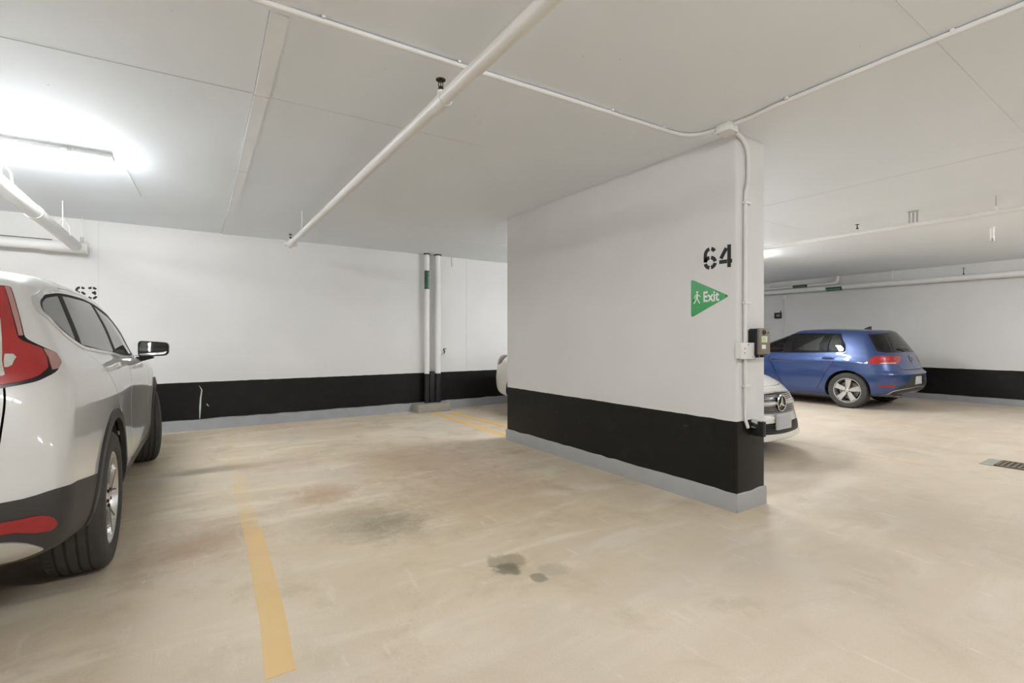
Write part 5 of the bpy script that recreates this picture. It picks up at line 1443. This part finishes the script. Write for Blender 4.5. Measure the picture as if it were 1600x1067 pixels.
# ================================================================== WHITE SEDAN
def make_sedan():
    car = empty('sedan', (5.165, 6.295, 0), R(-90)); tag(car, 'white sedan with round star grille emblem, mostly hidden behind the divider', 'car')
    WB, TR = 2.70, 0.325
    rows = [
        dict(xf=3.52, xr=-0.88, cf=0.62, nf=2.5, cr=0.42, nr=2.5, W=[(-1, .74), (0, .78), (2.7, .78), (3.3, .76)], Z=[(-.9, .34), (-.5, .28), (.4, .18), (2.2, .18), (3.6, .155)]),
        dict(xf=3.66, xr=-0.95, cf=0.70, nf=2.5, cr=0.45, nr=2.5, W=[(-1, .82), (0, .86), (2.7, .86), (3.3, .85)], Z=[(-.9, .40), (-.5, .33), (.4, .23), (2.2, .23), (3.0, .22), (3.7, .19)]),
        dict(xf=3.665, xr=-1.00, cf=0.74, nf=2.4, cr=0.48, nr=2.4, W=[(-1, .85), (0, .88), (2.7, .885), (3.3, .86)], Z=[(-.9, .48), (-.5, .42), (.4, .36), (2.2, .36), (3.0, .29), (3.7, .25)]),
        dict(xf=3.645, xr=-1.015, cf=0.80, nf=2.2, cr=0.50, nr=2.4, W=[(-1, .86), (0, .89), (1.3, .875), (2.7, .89), (3.3, .86)], Z=[(-1, .60), (-.5, .56), (.4, .54), (2.2, .54), (3.0, .47), (3.7, .43)]),
        dict(xf=3.62, xr=-1.00, cf=0.86, nf=2.1, cr=0.50, nr=2.3, W=[(-1, .855), (0, .888), (1.3, .875), (2.7, .885), (3.3, .85)], Z=[(-1, .75), (-.5, .73), (.4, .72), (2.2, .71), (3.0, .63), (3.7, .59)]),
        dict(xf=3.545, xr=-0.985, cf=0.88, nf=2.1, cr=0.50, nr=2.3, W=[(-1, .83), (0, .87), (1.3, .87), (2.4, .865), (3.3, .82)], Z=[(-1, .90), (-.5, .87), (.4, .85), (2.2, .83), (3.0, .745), (3.7, .70)]),
        dict(xf=3.40, xr=-0.95, cf=0.86, nf=2.1, cr=0.50, nr=2.3, W=[(-1, .78), (0, .835), (1.3, .85), (2.4, .83), (3.2, .76)], Z=[(-1, .985), (-.5, .945), (.4, .93), (2.2, .905), (3.0, .825), (3.5, .77)]),
        dict(xf=2.85, xr=-0.72, cf=0.70, nf=2.1, cr=0.40, nr=2.3, W=[(-1, .72), (0, .80), (1.3, .825), (2.2, .79), (2.8, .70)], Z=[(-1, 1.02), (-.5, .995), (.4, .965), (2.0, .94), (3.0, .89)]),
        dict(xf=2.12, xr=-0.40, cf=0.42, nf=2.1, cr=0.40, nr=2.3, W=[(-.5, .72), (0, .765), (1.2, .79), (1.8, .75)], Z=[(-.5, 1.04), (0, 1.025), (.4, 1.0), (1.2, .975), (2.2, .99)]),
        dict(xf=1.60, xr=-0.02, cf=0.34, nf=2.1, cr=0.34, nr=2.3, W=[(-.1, .64), (.4, .69), (1.0, .705), (1.4, .67)], Z=[(-.1, 1.19), (.4, 1.19), (1.2, 1.17), (1.7, 1.18)]),
        dict(xf=1.06, xr=0.36, cf=0.24, nf=2.1, cr=0.24, nr=2.3, W=[(.3, .57), (.7, .59), (1.1, .57)], Z=[(.3, 1.335), (.7, 1.36), (1.1, 1.34)]),
        dict(xf=1.0, xr=0.40, cf=0.22, nf=2.1, cr=0.22, nr=2.3, W=[(.3, .44), (.7, .46), (1.1, .44)], Z=[(.3, 1.375), (.7, 1.40), (1.1, 1.375)]),
        dict(xf=0.98, xr=0.42, cf=0.18, cr=0.18, W=0.0, Z=[(.3, 1.40), (.7, 1.43), (1.1, 1.40)]),
    ]
    B = Body(rows); P = B.path; k = KV
    A_ = lambda s_, z, *r: ('a', s_, z, *r)
    S = []
    def add(name, polys, mat, **kw): S.append(dict(name=name, polys=polys, mat=mat, **kw))
    W_ = M['sedan_paint']
    win = [(1.85, .995, .02), (1.45, 1.18, .2), (1.02, 1.325, .1), (.70, 1.345), (.40, 1.325, .1), (.05, 1.20, .15), (-.30, 1.055, .05), (.4, 1.015), (1.2, .985)]
    pf = [(1.76, 1.003, .02), (1.42, 1.165, .2), (1.0, 1.305, .08), (.90, 1.32, .02), (.98, 1.005, .02)]
    prr = [(.90, 1.008, .02), (.82, 1.325, .02), (.70, 1.328), (.41, 1.306, .1), (.07, 1.185, .1), (-.20, 1.062, .04), (.4, 1.028)]
    fdoor = [(1.90, .27, .08), (1.95, .60, .1), (1.90, .975, .03), (1.46, 1.20, .2), (1.02, 1.338, .1), (.86, 1.35, .03), (.93, .98, .05), (.95, .27, .05)]
    rdoor = [(.93, .27, .05), (.91, .98, .05), (.84, 1.35, .03), (.70, 1.352), (.38, 1.33, .1), (-.20, 1.10, .1), (-.05, .80, .1), (.35, .62, .1), (.48, .27, .05)]
    add('door', [P(fdoor)], W_, gap=.007, key='fdoor')
    add('door', [P(rdoor)], W_, gap=.007, key='rdoor')
    add('window_surround', [P(win)], M['trim_black'], off=.001, rim=.006)
    add('window_glass', [P(pf)], M['glass_clear'], rim=.004, key='gf', parent='fdoor')
    add('window_glass', [P(prr)], M['glass_mid'], rim=.004, key='gr', parent='rdoor')
    add('windscreen', [P([('p', 0, 8 * k + 2), ('p', NA * .90, 8 * k + 2), ('p', NA * .84, 10 * k - 2), ('p', 0, 10 * k - 2)])], M['glass_clear'], side=0, rim=.004)
    add('bonnet', [P([('p', 0, 5 * k + 4), ('p', NA * .74, 5 * k + 4), ('p', NA * .92, 7 * k), ('p', NA * .94, 8 * k - 3), ('p', 0, 8 * k - 3)])], W_, side=0, gap=.007)
    add('boot_lid', [P([('r', 0, .62), ('r', .45, .62, .05), ('r', .55, .78, .05), ('r', .58, .93), ('p', NU - 1 - NA * .80, 7 * k), ('p', NU - 1 - NA * .80, 8 * k - 3), ('p', NU - 1, 8 * k - 3)], 'r')], W_, side=0, gap=.007)
    add('rear_glass', [P([('p', NU - 1, 8 * k + 2), ('p', NU - 1 - NA * .86, 8 * k + 2), ('p', NU - 1 - NA * .80, 10 * k - 2), ('p', NU - 1, 10 * k - 2)])], M['glass_mid'], side=0, rim=.004)
    add('tail_lamp', [P([A_(.50, .86), A_(.85, .945), A_(1.0, .966), A_(1.10, .965, .03), A_(1.14, .945, .02), A_(1.10, .845), A_(1.03, .812), A_(.50, .76)], 'r', .02)], M['red_dark'], off=.004, rim=.012)
    add('rear_diffuser', [P([A_(0, .42), A_(.50, .42, .03), A_(.62, .35), A_(.60, .31), A_(0, .31)], 'r')], M['cladding'], side=0, off=.001, rim=.01)
    add('grille_surround', [P([('f', 0, .455), ('f', .33, .458, .06), ('f', .475, .55, .05), ('f', .475, .640, .04), ('f', .41, .668), ('f', 0, .688)], 'f')], M['chrome_soft'], side=0, off=.003, rim=.012)
    add('grille', [P([('f', 0, .468), ('f', .32, .470, .06), ('f', .452, .553, .05), ('f', .455, .632, .04), ('f', .40, .655), ('f', 0, .675)], 'f')], M['trim_black'], side=0, off=-.004, rim=.004, parent='grille_surround')
    add('lower_intake', [P([('f', 0, .250), ('f', .42, .268, .05), ('f', .55, .355, .04), ('f', .53, .388, .03), ('f', .40, .370), ('f', 0, .370)], 'f')], M['trim_black'], side=0, off=-.006, rim=.02)
    add('head_lamp', [P([('f', .53, .565), ('f', .51, .65, .02), ('f', .62, .705), ('s', 3.02, .765), ('s', 2.88, .775), ('s', 2.98, .69), ('f', .74, .585)], 'f', .03)], M['clear_lens'], off=.002, rim=.01)
    add('side_intake', [P([('f', .62, .30), ('f', .60, .40, .03), ('f', .74, .44), ('f', .78, .39), ('f', .74, .31)], 'f', .02)], M['trim_black'], off=-.004, rim=.006)
    add('hole', [B.circle(0, TR, .368), B.circle(WB, TR, .368)], None)
    made = build_parts(car, B, S, W_)
    for i, sd in enumerate((1, -1)):
        handle(made['fdoor'][i], B, 1.12, .865, .20, W_, sd, off=.03)
        handle(made['rdoor'][i], B, .16, .885, .20, W_, sd, off=.03)
        wing_mirror(car, 1.62, .965, 1.04, (W_, M['mirror'], M['trim_black']), sd, .20, .12, .12)
    car_common(car, B, TR, WB, .872, .19, (M['alloy'], M['alloy'], M['alloy_dark']), 'five', .228, .225, 0.0, .372, -1.0, 3.6, .87)
    fill_cabin(car, 1.95, 1.9, .64, .28, .93, M['seat_dark'], M['seat_dark'], .85, .05)
    # grille pins, louvre and star
    bm = bmesh.new()
    for zi in range(11):
        z = .480 + zi * .0185
        for yi in range(-25, 26):
            y = yi * .018 + (.009 if zi % 2 else 0)
            lim = .315 + min(max((z - .47) / .08, 0), 1) * .12
            if abs(y) > lim - .008 or (abs(z - .565) < .020) or math.hypot(y, z - .565) < .09 or z > .66: continue
            p, n = surf_fast(B, y, z)
            c = p + n * .002; c.y = c.y if y >= 0 else -c.y
            nn = Vector((n.x, n.y if y >= 0 else -n.y, n.z))
            uu = nn.cross(Vector((0, 0, 1))).normalized(); vv = uu.cross(nn)
            q = [bm.verts.new(c + uu * a + vv * b) for a, b in ((.0042, 0), (0, .0055), (-.0042, 0), (0, -.0055))]
            t = bm.verts.new(c + nn * .006)
            for i in range(4): bm.faces.new((q[i], q[(i + 1) % 4], t))
    pins = from_bm('grille_pins', bm, M['chrome'], made['grille_surround'][0]); pins['kind'] = 'stuff'
    for sd in (1, -1):
        bm = bmesh.new(); rings = []
        for q in range(9):
            y = .07 + (.452 - .07) * q / 8
            p, n = surf_fast(B, y, .565)
            hh = .020 + .004 * q / 8
            rings.append([bm.verts.new((p.x + a, sd * p.y, .565 + b)) for a, b in ((-.01, hh), (.008, hh * .9), (.020, 0), (.008, -hh * .9), (-.01, -hh))])
        for a, b in zip(rings, rings[1:]):
            for q in range(5): bm.faces.new((a[q], a[(q + 1) % 5], b[(q + 1) % 5], b[q]))
        bm.faces.new(rings[0]); bm.faces.new(rings[-1])
        from_bm('grille_louvre', bm, M['chrome_soft'], made['grille_surround'][0], smooth=40)
    p, n = surf_fast(B, 0.0, .565)
    st = lathe('star_emblem', [(.078, 0), (.087, .004), (.088, .012), (.082, .016), (.076, .010)], M['chrome'], made['grille_surround'][0], 'x', 40, (p.x + .010, 0, .565), closed=True)
    lathe('emblem_disc', [(0, .006), (.078, .004)], M['trim_black'], st, 'x', 32)
    bm = bmesh.new()
    for a in (90, 210, 330):
        c, s_ = math.cos(R(a)), math.sin(R(a))
        tip = Vector((.012, c * .078, s_ * .078)); l_ = Vector((.010, -s_ * .017 + c * .012, c * .017 + s_ * .012)); r_ = Vector((.010, s_ * .017 + c * .012, -c * .017 + s_ * .012)); o = Vector((.010, 0, 0)); t = Vector((.024, 0, 0))
        v = [bm.verts.new(q) for q in (o, l_, tip, r_, t)]
        bm.faces.new((v[0], v[1], v[4])); bm.faces.new((v[1], v[2], v[4])); bm.faces.new((v[2], v[3], v[4])); bm.faces.new((v[3], v[0], v[4]))
    bmesh.ops.remove_doubles(bm, verts=bm.verts, dist=1e-4)
    from_bm('star', bm, M['chrome'], st)
    p, n = surf_fast(B, 0.0, .38)
    fr_ = box('plate_frame', 0, .018, -.145, .145, -.08, .08, M['plate'], car, .004, loc=(p.x + .004, 0, .378))
    box('number_plate', .018, .022, -.128, .128, -.064, .064, M['plate_face'], fr_, .002)
    # intake mesh bars
    bm = bmesh.new()
    for zi in range(5):
        z = .268 + zi * .020
        rings = []
        for q in range(-8, 9):
            y = q / 8 * (.40 + .10 * zi / 5)
            pp, nn = surf_fast(B, abs(y), z)
            rings.append([bm.verts.new((pp.x + a - .004, y, z + b)) for a, b in ((0, .003), (.006, 0), (0, -.003))])
        for a, b in zip(rings, rings[1:]):
            for q in range(3): bm.faces.new((a[q], a[(q + 1) % 3], b[(q + 1) % 3], b[q]))
    ib = from_bm('intake_mesh', bm, M['cladding'], made['lower_intake'][0]); ib['kind'] = 'stuff'
    return car
_front_cache = {}
def surf_fast(B, y, z):
    """front-face surface point for (|y|, z) from the dense grid"""
    key = id(B)
    if key not in _front_cache:
        U = slice(0, NA + 6); J = int(B.NV * 0.5)
        _front_cache[key] = (B.P[U, :J].reshape(-1, 3), B.N[U, :J].reshape(-1, 3))
    P_, N_ = _front_cache[key]
    d = (P_[:, 1] - abs(y)) ** 2 + (P_[:, 2] - z) ** 2
    i = np.argpartition(d, 4)[:4]; w_ = 1 / (d[i] + 1e-7); w_ /= w_.sum()
    p = (P_[i] * w_[:, None]).sum(0); n = (N_[i] * w_[:, None]).sum(0); n /= np.linalg.norm(n)
    return Vector((p[0], abs(y), z)), Vector(n)
M['sedan_paint'] = paint('warm_white_car_paint', (0.76, 0.745, 0.70))
M['plate_face'] = simple('plate_face', (0.46, 0.47, 0.50), 0.4, var=0.05, vscale=40)
sedan = make_sedan()
